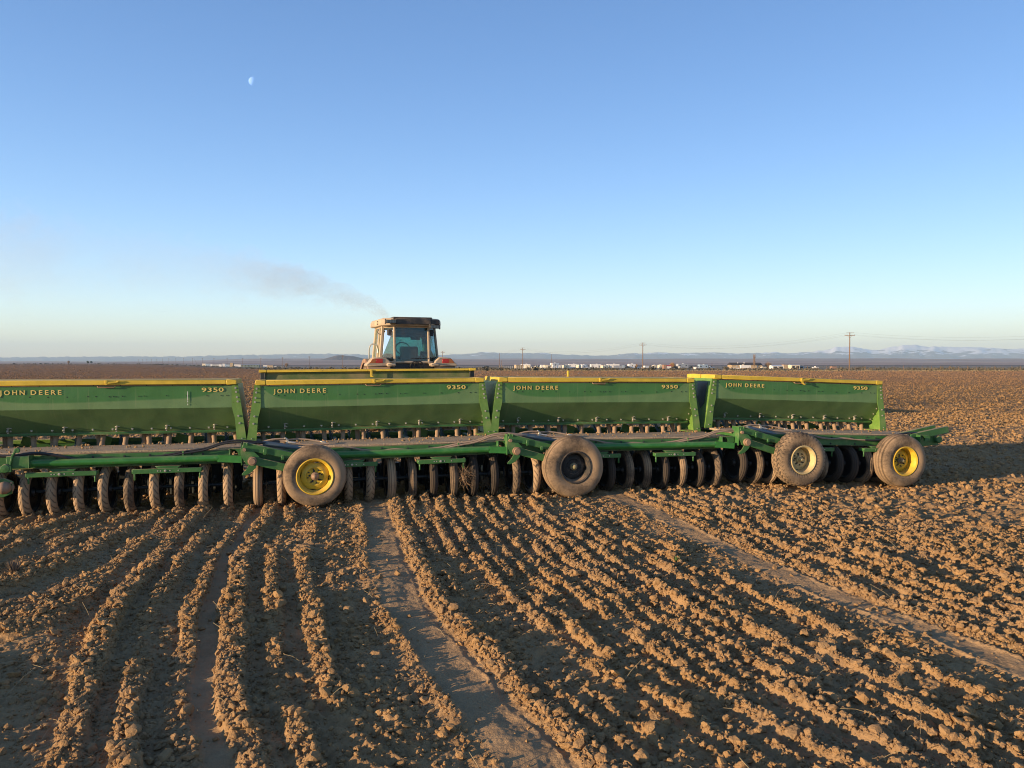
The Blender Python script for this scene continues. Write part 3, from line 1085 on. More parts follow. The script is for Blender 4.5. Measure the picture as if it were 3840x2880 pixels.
def build_end_plates(root, decal):
    for s_ in (-1, 1):
        b = MB()
        # the plate: splayed towards the ground
        pts = [(0.0, 1.492), (0.0, 1.19), (-0.015, 1.05), (-0.03, 0.745), (0.62, 0.745), (0.80, 1.10), (0.80, 1.492)]
        n = len(pts)
        vs = [(s_ * end_x(z), y, z) for y, z in pts] + [(s_ * (end_x(z) - 0.007), y, z) for y, z in pts]
        fs = [tuple(range(n)), tuple(range(n, 2 * n))[::-1]] + [(i, (i + 1) % n, (i + 1) % n + n, i + n) for i in range(n)]
        b.add(vs, fs)
        # face flange, bent to follow the hopper and then the plate
        zs = [1.49, 1.35, 1.23, 1.18, 1.12, 1.05, 0.95, 0.85, 0.745]
        inn = [1.462, 1.460, 1.459, 1.464, 1.478, 1.497, 1.505, 1.512, 1.522]
        yy = [-0.012, -0.012, -0.012, -0.014, -0.018, -0.022, -0.026, -0.030, -0.036]
        m = len(zs)
        vs, fs = [], []
        for k in range(m):
            for dy in (0, 0.007):
                vs.append((s_ * (end_x(zs[k]) + 0.002), yy[k] + dy, zs[k]))
                vs.append((s_ * inn[k], yy[k] + dy, zs[k]))
        for k in range(m - 1):
            o_ = k * 4
            fs += [(o_, o_ + 1, o_ + 5, o_ + 4), (o_ + 2, o_ + 6, o_ + 7, o_ + 3), (o_, o_ + 4, o_ + 6, o_ + 2), (o_ + 1, o_ + 3, o_ + 7, o_ + 5)]
        fs += [(0, 2, 3, 1), (4 * m - 4, 4 * m - 3, 4 * m - 1, 4 * m - 2)]
        b.add(vs, fs)
        b.box2((min(s_ * 1.46, s_ * 1.64), -0.03, 0.736), (max(s_ * 1.46, s_ * 1.64), 0.45, 0.744))
        pl = b.build('end_plate', M['green_light'], root, sharp=20)
        b = MB()
        for z in (1.44, 1.39, 1.32, 1.265):
            bolt(b, s_ * (end_x(z) - 0.035), -0.013, z)
        for z in (1.08, 0.985, 0.79):
            bolt(b, s_ * (end_x(z) - 0.052), -0.030, z)
        for k in range(3):
            t = 0.3 + 0.3 * k
            bolt(b, s_ * (1.51 + 0.05 * t), 0.285 * t - 0.01, 1.19 - 0.305 * t - 0.008, r=0.007)
        h = b.build('bolts', M['bolt'], pl)
        h['kind'] = 'stuff'
        if decal and s_ == -1:
            b = MB()
            x = lambda z: -end_x(z) - 0.004
            b.add([(x(1.44), 0.10, 1.44), (x(1.44), 0.42, 1.44), (x(1.2), 0.36, 1.2), (x(1.02), 0.2, 1.02), (x(1.1), 0.10, 1.1)], [(0, 1, 2, 3, 4)])
            b.build('decal', M['decal'], pl, flat=True)

def transport_tyre(r, w, rim, kind):
    nseg = 144 if kind == 'lug' else 72
    n = 14
    prof = []
    for k in range(2 * n + 1):
        t = -1 + k / n
        # section: flat-ish crown, bulged wall, bead
        a_ = t
        ax = math.copysign(min(1, (abs(t) / 0.60)) * 0.43 if abs(t) <= 0.60 else 0.43 + 0.07 * math.sin((abs(t) - 0.60) / 0.40 * math.pi), t) * w
        if abs(t) <= 0.60:
            rad = r - 0.022 * (abs(t) / 0.60) ** 2.5
        else:
            q = (abs(t) - 0.60) / 0.40
            rad = r - 0.022 - (r - 0.022 - rim) * q ** 1.15
            ax += math.copysign({2: 0.004, 3: -0.003, 8: 0.004}.get(2 * n - abs(2 * k - 2 * n) if False else (k if k <= n else 2 * n - k), 0), t)
        prof.append((rad, ax))
    if kind != 'lug':
        pr = []
        for (rad, ax) in prof:
            pr.append((rad, ax))
        prof = []
        grooves = (-0.30, -0.10, 0.10, 0.30)
        rows = []
        for rad, ax in pr:
            rows.append((ax, rad, 0))
        for g in grooves:
            for d, dep in ((-0.014, 0), (-0.008, 1), (0.008, 1), (0.014, 0)):
                ax = g * w + d
                t = abs(ax) / (0.43 * w)
                rows.append((ax, r - 0.022 * t ** 2.5 - 0.009 * dep, dep))
        crown = sorted([q for q in rows if abs(q[0]) < 0.42 * w and q[1] > r - 0.04], key=lambda q: q[0])
        left = [q for q in rows[:2 * n + 1] if not (abs(q[0]) < 0.42 * w and q[1] > r - 0.04)]
        lw = [q for q in left if q[0] < 0]
        rw = [q for q in left if q[0] >= 0]
        rows = lw + crown + rw
        prof = [(q[1], q[0]) for q in rows]
        gr = [q[2] for q in rows]
    else:
        gr = None
    b = MB()
    gv = []
    def fn(t, j, ax):
        if kind != 'lug':
            gv.append(gr[j])
            return 0
        lat = ax / w
        g = 0
        if abs(lat) < 0.47:
            z = ((t * 36 / (2 * math.pi)) + 0.35 * math.sin(lat * 16) + (0.5 if lat > 0 else 0)) % 1
            if z < 0.30 or abs(abs(lat) - 0.14) < 0.035:
                g = 1
        gv.append(g)
        return -0.010 * g
    b.lathe(prof, (0, 0, 0), 'y', nseg, fn=fn)
    me = b.mesh('transport_wheel', 40)
    add_groove_attr(me, gv)
    return me

def build_transport_wheel(root, x, y, z, r, w, rim, kind, rubber_m, rim_m, center_m, depth, hub_m):
    me = transport_tyre(r, w, rim, kind)
    wh = put('transport_wheel', me, M[rubber_m], root, loc=(x, y, z))
    f = -w / 2
    b = MB()
    b.lathe([(rim + 0.012, f + 0.018), (rim + 0.014, f + 0.006), (rim + 0.004, f + 0.002), (rim - 0.012, f + 0.012), (rim - 0.022, f + 0.04),
             (rim - 0.028, f + 0.055), (rim - 0.034, f + depth), (rim - 0.034, f + depth + 0.02), (rim - 0.03, w * 0.4), (rim, w * 0.45)], axis='y', n=56)
    b.build('rim', M[rim_m], wh, sharp=30)
    b = MB()
    def cut(t, j, ax):      # the centre disc is cut away in four places near the rim
        return -0.020 * max(0, math.cos(4 * t + 0.6)) ** 6 if j == 0 else 0
    ro = rim - 0.036
    b.lathe([(ro, f + depth + 0.012), (ro * 0.93, f + depth + 0.004), (ro * 0.70, f + depth - 0.012), (ro * 0.62, f + depth - 0.014), (ro * 0.56, f + depth - 0.004), (0.03, f + depth)], axis='y', n=56, fn=cut)
    b.build('wheel_disc', M[center_m], wh, sharp=30)
    b = MB()
    for k in range(8):
        t = 2 * math.pi * k / 8 + 0.2
        b.lathe([(0, -0.012), (0.009, -0.012), (0.010, 0.004)], (math.cos(t) * 0.083, f + depth - 0.006, math.sin(t) * 0.083), 'y', 6)
    for k in range(5):
        t = 2 * math.pi * k / 5 + 0.5
        b.lathe([(0, -0.004), (0.013, -0.004), (0.013, 0.01)], (math.cos(t) * 0.063, f + depth - 0.003, math.sin(t) * 0.063), 'y', 8)
    h = b.build('wheel_nuts', M['black'], wh)
    h['kind'] = 'stuff'
    b = MB()
    hd = depth
    b.lathe([(0.0, f + hd - 0.085), (0.012, f + hd - 0.084), (0.026, f + hd - 0.072), (0.033, f + hd - 0.055), (0.034, f + hd - 0.035), (0.047, f + hd - 0.030), (0.050, f + hd + 0.02)], axis='y', n=24)
    b.build('hub_cap', M[hub_m], wh, sharp=40)
    return wh

def build_drill(name, s_center, roll, z0, tyres, tyre_mats, open_lid, wheels, label, decal=False, hoses='tan', last=False, no_wheel=False):
    P0 = Vector((-3.31, 10.08, 0))
    u = Vector((math.cos(R(ROW)), math.sin(R(ROW)), 0))
    loc = P0 + u * s_center
    root = empty(name, (loc.x, loc.y, z0), rot=(0, R(roll), R(ROW)))
    tag(root, label, 'seed drill', 'seed drills hitched in a row')
    build_hopper(root, open_lid, 0.12 if no_wheel else 0.0, 4 < s_center < 5)
    build_end_plates(root, decal)
    G = M['green']
    # walkboard: two weathered planks on the frame
    b = MB()
    b.box2((-1.62, -0.80, 0.722), (1.62, -0.475, 0.752))
    b.build('plank', M['board'], root, 0.004)
    b = MB()
    b.box2((-1.62, -0.465, 0.720), (1.62, -0.13, 0.750))
    b.build('plank', M['board'], root, 0.004)
    b = MB()
    for _ in range(150):
        if random.random() < 0.5:
            x, y = random.uniform(-1.6, 1.6), random.gauss(-0.16, 0.05)
        else:
            x, y = random.uniform(-1.6, 1.6), random.uniform(-0.78, -0.15)
        s_ = random.choice((0.006, 0.008, 0.01, 0.014, 0.02)) * random.uniform(0.7, 1.2)
        rot = Euler((random.uniform(0, 6), random.uniform(0, 6), random.uniform(0, 6))).to_matrix()
        b.add([rot @ Vector((v[0] * s_, v[1] * s_ * 0.8, v[2] * s_ * 0.7)) * random.uniform(0.8, 1.1) + Vector((x, min(y, -0.12), 0.752 + s_ * 0.4)) for v in ICO1[0]], ICO1[1])
    h = b.build('soil_crumbs', M['soil'], root, flat=True)
    h['kind'] = 'stuff'
    # main frame: channel along the rear, cross members, front tool bar
    b = MB()
    y = -0.80
    b.box2((-1.56, y - 0.004, 0.574), (1.50, y + 0.004, 0.720))
    b.box2((-1.56, y + 0.004, 0.712), (1.50, y + 0.06, 0.720))
    b.box2((-1.56, y - 0.014, 0.566), (1.50, y + 0.06, 0.574))
    for x in (-1.45, -0.5, 0.5, 1.42):
        b.box2((x - 0.03, y + 0.06, 0.58), (x + 0.03, 0.95, 0.70))
    b.box2((-1.58, 0.95, 0.60), (1.58, 1.06, 0.735))  # front tool bar, raised to hide lit soil behind the gap
    b.box2((-1.52, 0.20, 0.60), (1.52, 0.26, 0.70))
    b.build('frame', G, root, 0.004)
    b = MB()
    for x in (-1.1, -0.72, -0.35, 0.02, 0.35, 0.62, 0.79, 1.08, 1.2):
        bolt(b, x, y - 0.005, 0.690 + random.uniform(-.012, .004))
    for x in (-0.95, -0.35, 0.0, 0.42, 0.95, 1.25):
        bolt(b, x, y - 0.005, 0.592)
    h = b.build('bolts', M['steel_dark'], root)
    h['kind'] = 'stuff'
    # end bracket on the right of the frame
    b = MB()
    b.box2((1.500, y - 0.10, 0.60), (1.515, y + 0.10, 0.745))
    b.prism([(1.50, 0.745), (1.68, 0.745), (1.70, 0.72), (1.70, 0.67), (1.67, 0.655), (1.60, 0.655), (1.60, 0.70), (1.565, 0.735), (1.50, 0.735)], y - 0.09, y - 0.06, 'xz')
    b.box2((1.60, y + 0.0, 0.58), (1.615, y + 0.10, 0.745))
    b.build('end_bracket', G, root, 0.003)
    # hitch tube along the rear, ending in the pin of the next drill
    if not last:
        b = MB()
        b.tube([(-0.62, -0.90, 0.640), (1.38, -0.90, 0.640)], 0.042, 20)
        b.beam((1.38, -0.90, 0.640), (1.66, -0.93, 0.622), 0.078, 0.082)
        b.build('hitch_tube', M['green_tube'], root, 0.0, sharp=40)
    # swing-arm bracket at the left end with pivot pin
    if not no_wheel:
        b = MB()
        b.prism([(-1.63, 0.80), (-1.57, 0.80), (-1.44, 0.67), (-1.40, 0.60), (-1.47, 0.565), (-1.58, 0.57), (-1.63, 0.66)], -0.985, -0.970, 'xz')
        b.box2((-1.64, -0.985, 0.565), (-1.63, -0.80, 0.83))
        b.box2((-1.575, -1.00, 0.80), (-1.56, -0.93, 0.835))
        b.box2((-1.64, -0.90, 0.57), (-1.38, -0.80, 0.585))
        br = b.build('pivot_bracket', G, root, 0.003)
        b = MB()
        b.lathe([(0, -0.075), (0.036, -0.075), (0.040, -0.068), (0.040, -0.05), (0.052, -0.05), (0.052, 0.0)], (-1.515, -0.97, 0.615), 'y', 28)
        b.build('pivot_pin', M['pin'], br)
        b = MB()
        b.lathe([(0, -0.05), (0.020, -0.05), (0.022, 0.0)], (-1.60, -0.97, 0.752), 'y', 16)
        b.build('pivot_pin', M['pin'], br)
        b = MB()
        b.prism([(-1.55, 0.575), (-1.46, 0.575), (-1.475, 0.53), (-1.54, 0.47), (-1.60, 0.445), (-1.635, 0.452), (-1.625, 0.475), (-1.585, 0.51)], -0.995, -0.981, 'xz')
        b.build('hook_plate', G, root, 0.002)
        # arms
        b = MB()
        b.beam((-1.62, -0.955, 0.800), (-0.95, -0.93, 0.625), 0.07, 0.085)
        b.box((-1.37, -0.995, 0.718), (0.032, 0.012, 0.075), (0, 0.0, 0))
        b.box((-1.17, -0.985, 0.640), (0.035, 0.02, 0.05))
        b.build('upper_arm', G, root, 0.004)
        b = MB()
        b.beam((-1.50, -0.955, 0.615), (-0.86, -0.93, 0.44), 0.075, 0.092)
        b.build('lower_arm', G, root, 0.004)
        # hydraulic ram lying behind the arms
        b = MB()
        b.tube([(-1.40, -0.80, 0.80), (-0.78, -0.76, 0.69)], 0.034, 16)
        b.tube([(-0.80, -0.76, 0.69), (-0.60, -0.75, 0.655)], 0.016, 10)
        b.build('ram', M['steel_blue'], root)
    # step bars under the frame
    for x0, x1 in ((-0.62, -0.05), (0.46, 1.06)):
        if no_wheel:
            x0, x1 = x0 + 0.0, x1 + 0.14
        b = MB()
        b.box2((x0, -0.962, 0.492), (x1, -0.950, 0.546))
        for xa in (x0, x1):
            sg = 1 if xa == x0 else -1
            b.box2((xa - 0.006, -0.956, 0.496), (xa + 0.006, -0.85, 0.542))
            b.tube([(xa + 0.02 * sg, -0.93, 0.50), (xa + 0.02 * sg, -0.93, 0.415)], 0.011, 8)
        xm = (x0 + x1) / 2
        b.prism([(xm - 0.14, 0.566), (xm + 0.14, 0.566), (xm + 0.06, 0.50), (xm - 0.06, 0.50)], -0.90, -0.82, 'xz')
        st = b.build('parking_stand_bar', G, root, 0.003)
        b = MB()
        for dx in (-0.10, -0.07, 0.03, 0.12):
            b.lathe([(0, -0.002), (0.008, -0.002), (0.008, 0.003)], (xm + dx, -0.9625, 0.519), 'y', 8)
        b.lathe([(0, -0.012), (0.014, -0.010), (0.014, 0.003)], (xm - 0.02, -0.9625, 0.519), 'y', 10)
        h = b.build('bolts', M['bolt'], st)
        h['kind'] = 'stuff'
    # press wheels, openers, seed tubes
    b = MB()
    b.box2((-1.52, 0.44, 0.22), (1.52, 0.52, 0.34))
    b.box2((-1.52, 0.86, 0.10), (1.52, 0.94, 0.26))
    b.build('added_gap_rail', M['steel_dark'], root, 0.01)  # rails added behind the press wheels to darken the gaps
    axle = MB()
    axle.tube([(-1.5, -0.62, 0.285), (1.52, -0.62, 0.285)], 0.022, 10)
    axle.build('gang_axle', M['steel_dark'], root)
    for i in range(12):
        x = -1.467 + 0.267 * i
        o = put('press_wheel', PT[(tyres[i], tyre_mats[i])], M[tyre_mats[i]], root, loc=(x, -0.62, 0.280 + random.uniform(-.006, .006)))
        o.rotation_euler = (random.uniform(0, 6.28), random.uniform(-.02, .02), random.uniform(-.035, .035))
        d = bpy.data.objects.new('wheel_disc', DISC)
        COL.objects.link(d)
        d.parent = o
        op = bpy.data.objects.new('opener', OPENER)
        COL.objects.link(op)
        op.parent = root
        op.location = (x + 0.02, 0.0, 0.0)
        sp = bpy.data.objects.new('spring', SPRING)
        COL.objects.link(sp)
        sp.parent = op
        sp.location = (0.08, 0.35 + random.uniform(-.03, .03), 0)
        tb = bpy.data.objects.new('seed_tube', STUBE[random.randrange(3)])
        COL.objects.link(tb)
        tb.parent = root
        tb.location = (x + random.uniform(-.012, .012), 0, 0)
        if random.random() < 0.45:
            tb2 = bpy.data.objects.new('seed_tube', STUBE[1])
            COL.objects.link(tb2)
            tb2.parent = root
            tb2.location = (x - 0.075, 0.09, 0)
    # drive chain case and low cross bracing seen through the gap
    b = MB()
    for x in (-1.1, -0.2, 0.75):
        b.box((x, 0.72, 0.74), (0.16, 0.03, 0.12), (0, 0.3, 0))
    b.beam((-1.45, 0.95, 0.72), (1.45, 0.95, 0.72), 0.04, 0.05)
    b.build('brace', M['green_light'], root, 0.003)
    # hoses
    hm = M['hose'] if hoses == 'tan' else M['hose_black']
    if not last:
        pth = [(0.55, -0.86, 0.655), (0.75, -0.86, 0.66), (0.98, -0.865, 0.70), (1.22, -0.865, 0.735), (1.42, -0.86, 0.80), (1.60, -0.86, 0.815), (1.85, -0.84, 0.80), (2.05, -0.75, 0.79)]
        for dz, k in ((0, 0), (0.022, 1)):
            b = MB()
            P = [Vector(p) + Vector((0.02 * k, 0.022 * k, dz * (1 if 0 < i < 6 else .4))) for i, p in enumerate(pth)]
            Q = catmull(P, 6)
            b.tube(Q, 0.0115, 8)
            b.build('hose', hm, root)
        b = MB()
        b.box((0.99, -0.868, 0.69), (0.02, 0.012, 0.09))
        b.build('hose_clip', G, root, 0.002)
    if last:
        b = MB()
        b.tube(catmull(((0.55, -0.86, 0.655), (0.75, -0.86, 0.655), (0.9, -0.86, 0.672), (1.05, -0.86, 0.71), (1.2, -0.85, 0.755), (1.4, -0.82, 0.772), (1.6, -0.78, 0.765)), 6), 0.013, 8)
        b.build('hose', M['hose_black'], root)
    for z_, lab in ((0.668, 0), (0.66, 1)):
        b = MB()
        P = [Vector(p) for p in ((-0.55, -0.84, 0.745), (-0.35, -0.85, 0.715), (-0.2, -0.846, 0.675 + 0.01 * lab), (0.0, -0.846, 0.665), (0.18, -0.846, 0.682 - 0.012 * lab), (0.4, -0.85, 0.66), (0.55, -0.86, 0.655))]
        b.tube(catmull(P, 5), 0.009, 7)
        b.build('hose', hm, root)
    for (wx, wy, wz, r, w, rim, kind, rm, rimm, cm, dp, hb) in wheels:
        build_transport_wheel(root, wx, wy, wz, r, w, rim, kind, rm, rimm, cm, dp, hb)
        b = MB()
        b.tube([(wx, wy - 0.02, wz), (wx, -0.85, wz)], 0.035, 12)
        b.build('axle', M['steel_dark'], root)
    return root

def catmull(P, n):
    P = [Vector(p) for p in P]
    out = []
    for i in range(len(P) - 1):
        p0, p1, p2, p3 = P[max(i - 1, 0)], P[i], P[i + 1], P[min(i + 2, len(P) - 1)]
        for k in range(n):
            t = k / n
            out.append(0.5 * ((2 * p1) + (p2 - p0) * t + (2 * p0 - 5 * p1 + 4 * p2 - p3) * t * t + (3 * p1 - p0 - 3 * p2 + p3) * t ** 3))
    out.append(P[-1])
    return out

M['white_drip'] = plain('white_paint_drip', (0.7, 0.7, 0.66), 0.6)
T, D, Mi = 'rubber_tan', 'rubber_dark', 'rubber_mid'
d1 = build_drill('seed_drill', -1.785, 0.0, 0.0, ['chev'] * 12, [T, T, T, T, T, T, T, Mi, T, Mi, T, T], False, [],
                 'green seed drill with chevron press tyres and a bare hub instead of a wheel', hoses='black', no_wheel=True)
d2 = build_drill('seed_drill', 1.50, -0.40, 0.0, ['rib', 'chev', 'chev', 'chev', 'chev', 'chev', 'rib', 'rib', 'rib', 'rib', 'rib', 'rib'],
                 [T, T, T, T, T, T, T, Mi, D, Mi, D, D], True,
                 [(-0.80, -0.994, 0.413, 0.372, 0.255, 0.205, 'rib', 'rubber_big', 'yellow_rim', 'yellow_rim', 0.062, 'pin')],
                 'green seed drill before the tractor with one lid raised and a yellow wheel rim')
d3 = build_drill('seed_drill', 4.73, 0.5, 0.0, ['hook', 'hook', 'chev', 'chev', 'chev', 'rib', 'rib', 'rib', 'rib', 'rib', 'rib', 'hook'],
                 [Mi, T, T, T, T, D, Mi, Mi, D, Mi, D, Mi], False,
                 [(-0.75, -0.994, 0.400, 0.406, 0.285, 0.200, 'rib', 'rubber_big', 'dark_rim', 'dark_rim', 0.11, 'hub_green')],
                 'green seed drill whose transport wheel has a dark brown rim and dusty ribbed tyre')
d4 = build_drill('seed_drill', 8.06, 2.1, -0.015, ['rib', 'rib', 'rib', 'rib', 'rib', 'rib', 'rib', 'rib', 'rib', 'rib', 'rib', 'rib'],
                 [D, Mi, T, T, Mi, Mi, D, D, Mi, Mi, D, D], False,
                 [(-0.69, -1.02, 0.385, 0.388, 0.265, 0.192, 'lug', 'rubber_big', 'cream_rim', 'cream_rim', 0.13, 'cream_rim'),
                  (1.05, -1.0, 0.372, 0.392, 0.275, 0.205, 'rib', 'rubber_big', 'yellow_rim', 'yellow_rim', 0.13, 'hub_green')],
                 'green seed drill on two transport wheels, one cream rimmed and one yellow rimmed',
                 decal=True, last=True)

b = MB()
b.beam((0.0, -0.058, 1.545), (0.02, -0.062, 1.455), 0.03, 0.012, (0, 1, 0))
b.tube([(0.02, -0.062, 1.46), (0.06, -0.066, 1.445)], 0.012, 6)
b.build('lid_latch', M['yellow'], d4, 0.002)

# couplings of the hoses on the second and third drills
for d_, k in ((d2, 0), (d3, 1), (d4, 2)):
    b = MB()
    b.box((-1.12, -0.70, 0.80), (0.03, 0.03, 0.06))
    b.tube([(-1.12, -0.70, 0.80), (-1.02, -0.72, 0.785)], 0.014, 8)
    b.tube([(-1.12, -0.70, 0.835), (-1.15, -0.70, 0.85)], 0.011, 8)
    b.tube([(-0.72, -0.70, 0.79), (-0.66, -0.71, 0.775)], 0.013, 8)
    b.build('hose_coupling', M['fitting'], d_, 0.002)
    for P in (((-1.62, -0.72, 0.765), (-1.45, -0.70, 0.80), (-1.30, -0.70, 0.835), (-1.14, -0.70, 0.84)),
              ((-1.12, -0.66, 0.82), (-0.95, -0.66, 0.825), (-0.80, -0.68, 0.805), (-0.70, -0.70, 0.785)),
              ((-1.03, -0.72, 0.785), (-0.92, -0.73, 0.765), (-0.80, -0.74, 0.76), (-0.62, -0.74, 0.765)),
              ((-1.55, -0.66, 0.762), (-1.35, -0.66, 0.80), (-1.22, -0.68, 0.81), (-1.12, -0.70, 0.81))):
        b = MB()
        b.tube(catmull(P, 6), 0.0105, 8)
        b.build('hose', M['hose'], d_)

# the first drill's swing arm with its bare hub, its lock arm and mount
b = MB()
b.beam((-1.50, -0.955, 0.60), (-0.92, -1.03, 0.46), 0.10, 0.10)
b.prism([(-1.05, 0.50), (-0.80, 0.50), (-0.72, 0.46), (-0.73, 0.33), (-0.82, 0.29), (-0.98, 0.31), (-1.05, 0.40)], -1.03, -1.00, 'xz')
b.build('lower_arm', M['green'], d1, 0.006)
b = MB()
b.lathe([(0, -0.09), (0.02, -0.089), (0.045, -0.075), (0.062, -0.05), (0.068, -0.02), (0.068, 0.02), (0.085, 0.022), (0.085, 0.05)], (-0.80, -1.05, 0.40), 'y', 28)
b.lathe([(0, -0.01), (0.012, -0.01), (0.012, 0.03)], (-0.735, -1.04, 0.45), 'y', 8)
b.build('hub_cap', M['pin'], d1, 0)
b = MB()
b.box2((-0.80, -0.985, 0.60), (-0.58, -0.86, 0.735))
b.box2((-0.585, -0.99, 0.595), (-0.575, -0.82, 0.740))
b.build('tube_mount', M['green'], d1, 0.006)
b = MB()
b.beam((-1.1, -1.0, 0.585), (-0.74, -1.0, 0.60), 0.035, 0.07)
b.lathe([(0, -0.025), (0.045, -0.02), (0.05, 0.02)], (-0.80, -1.0, 0.605), 'y', 20)
b.beam((-0.76, -0.985, 0.62), (-0.735, -0.985, 0.745), 0.02, 0.035, (0, 1, 0))
b.beam((-0.737, -0.985, 0.735), (-0.70, -0.985, 0.81), 0.02, 0.035, (0, 1, 0))
b.tube([(-0.69, -1.0, 0.80), (-0.69, -0.97, 0.80)], 0.03, 12)
b.build('lock_arm', M['green'], d1, 0.004)
b = MB()
b.tube(catmull(((-1.4, -0.93, 0.80), (-1.1, -0.94, 0.77), (-0.8, -0.95, 0.735), (-0.55, -0.93, 0.758), (-0.40, -0.91, 0.74), (-0.22, -0.90, 0.695), (-0.15, -0.86, 0.66)), 7), 0.018, 8)
b.build('hose', M['hose_black'], d1)

b = MB()
for k, (z0_, z1_) in enumerate(((1.285, 1.40), (1.262, 1.278), (1.225, 1.245))):
    b.box((0.93, -0.0075, (z0_ + z1_) / 2), (0.007, 0.003, z1_ - z0_))
h = b.build('paint_drip', M['white_drip'], [c for c in d1.children if c.name.startswith('hopper')][0])
h['kind'] = 'stuff'

# draw arms beyond the right end of the last drill
b = MB()
b.beam((1.40, -0.80, 0.70), (2.15, -0.74, 0.83), 0.06, 0.10)
b.beam((1.35, -0.60, 0.70), (2.06, -0.58, 0.84), 0.06, 0.09)
b.build('upper_arm', M['green'], d4, 0.005)
b = MB()
b.beam((1.35, -0.72, 0.60), (2.02, -0.66, 0.66), 0.09, 0.15)
b.lathe([(0, -0.08), (0.05, -0.08), (0.055, -0.07), (0.055, 0.04)], (1.98, -0.70, 0.67), 'y', 24)
b.build('lower_arm', M['green'], d4, 0.005)

# ------------------------------------------------------------------ tractor
# frame of reference: y forward, x right, z up; the rear axle is at y = 0
M['cab_tan'] = paint('dusty_cab_paint', (0.36, 0.28, 0.20), 0.75, 0.4, 0.6, 0.05, 3, (0.50, 0.38, 0.25))
M['cab_dark'] = paint('dark_cab_paint', (0.035, 0.032, 0.03), 0.30, 0.4, 0.55, 0.0, 4)
M['tractor_red'] = paint('faded_red_paint', (0.17, 0.05, 0.04), 0.75, 0.95, 0.5, 0.1, 3)
M['fender_red'] = paint('dusty_red_fender', (0.15, 0.045, 0.035), 0.95, 0.95, 0.6, 0.05, 3)
M['light_red'] = plain('red_lamp_lens', (0.45, 0.02, 0.015), 0.25)
M['light_amber'] = plain('amber_lamp_lens', (0.40, 0.12, 0.03), 0.25)
M['seat'] = plain('dark_seat_cloth', (0.03, 0.032, 0.04), 0.8)

def glass_mat():
    t = NT('teal_tinted_glass')
    tr = t.new('ShaderNodeBsdfTransparent')
    tr.inputs[0].default_value = (0.50, 0.74, 0.74, 1)
    gl = t.new('ShaderNodeBsdfGlossy')
    gl.inputs['Roughness'].default_value = 0.03
    gl.inputs['Color'].default_value = (0.9, 0.95, 0.95, 1)
    df = t.new('ShaderNodeBsdfDiffuse')
    df.inputs['Color'].default_value = (0.30, 0.24, 0.17, 1)
    fr = t.new('ShaderNodeFresnel')
    fr.inputs['IOR'].default_value = 1.5
    m1 = t.new('ShaderNodeMixShader')
    t.l.new(fr.outputs[0], m1.inputs[0])
    t.l.new(tr.outputs[0], m1.inputs[1])
    t.l.new(gl.outputs[0], m1.inputs[2])
    m2 = t.new('ShaderNodeMixShader')
    n = t.noise(3.5, 4, 0.6)
    t.l.new(t.ramp(n, 0.4, 0.75, 0.04, 0.16), m2.inputs[0])
    t.l.new(m1.outputs[0], m2.inputs[1])
    t.l.new(df.outputs[0], m2.inputs[2])
    t.l.new(m2.outputs[0], t.out.inputs['Surface'])
    return t.mat
M['glass'] = glass_mat()

tx, ty = -2.70, 20.0
trac = empty('tractor', (tx, ty, ground_z(tx, ty)), R(20))
trac.scale = (0.95, 1.0, 1.02)
tag(trac, 'red tractor with a dusty tan cab and teal glass pulling the drills', 'tractor')

def quad_sheet(b, pts, th=0.012):
    P = [Vector(p) for p in pts]
    n = (P[1] - P[0]).cross(P[3] - P[0]).normalized() * th
    b.add(P + [p + n for p in P], [(0, 1, 2, 3), (7, 6, 5, 4), (0, 4, 5, 1), (1, 5, 6, 2), (2, 6, 7, 3), (3, 7, 4, 0)])

ZB, ZT = 1.78, 2.63       # bottom and top of the glass
def cab_pt(i, z):
    """plan corners of the cab, narrowing upwards: 0 rear left, 1 quarter left, 2 front left, 3 front right, 4 quarter right, 5 rear right"""
    k = (z - ZB) / (ZT - ZB)
    w = 0.79 - 0.085 * k
    yr = -0.52 + 0.05 * k
    P = [(-0.46 - 0.0 * k, yr), (-w, yr + 0.30), (-w + 0.04, 1.02 - 0.06 * k), (w - 0.04, 1.02 - 0.06 * k), (w, yr + 0.30), (0.46, yr)]
    return (*P[i], z)
b = MB()
for i, r in ((0, 0.030), (1, 0.052), (2, 0.045), (3, 0.045), (4, 0.032), (5, 0.030)):
    b.tube([cab_pt(i, ZB - 0.05), cab_pt(i, ZT + 0.03)], r, 6)
for z in (ZB - 0.02, ZT + 0.01):
    for i in range(6):
        b.tube([cab_pt(i, z), cab_pt((i + 1) % 6, z)], 0.030, 6)
b.tube([(-0.785, 0.25, ZB), (-0.70, 0.25, ZT)], 0.035, 6)
b.tube([(0.785, 0.25, ZB), (0.70, 0.25, ZT)], 0.035, 6)
b.build('cab_frame', M['cab_tan'], trac)
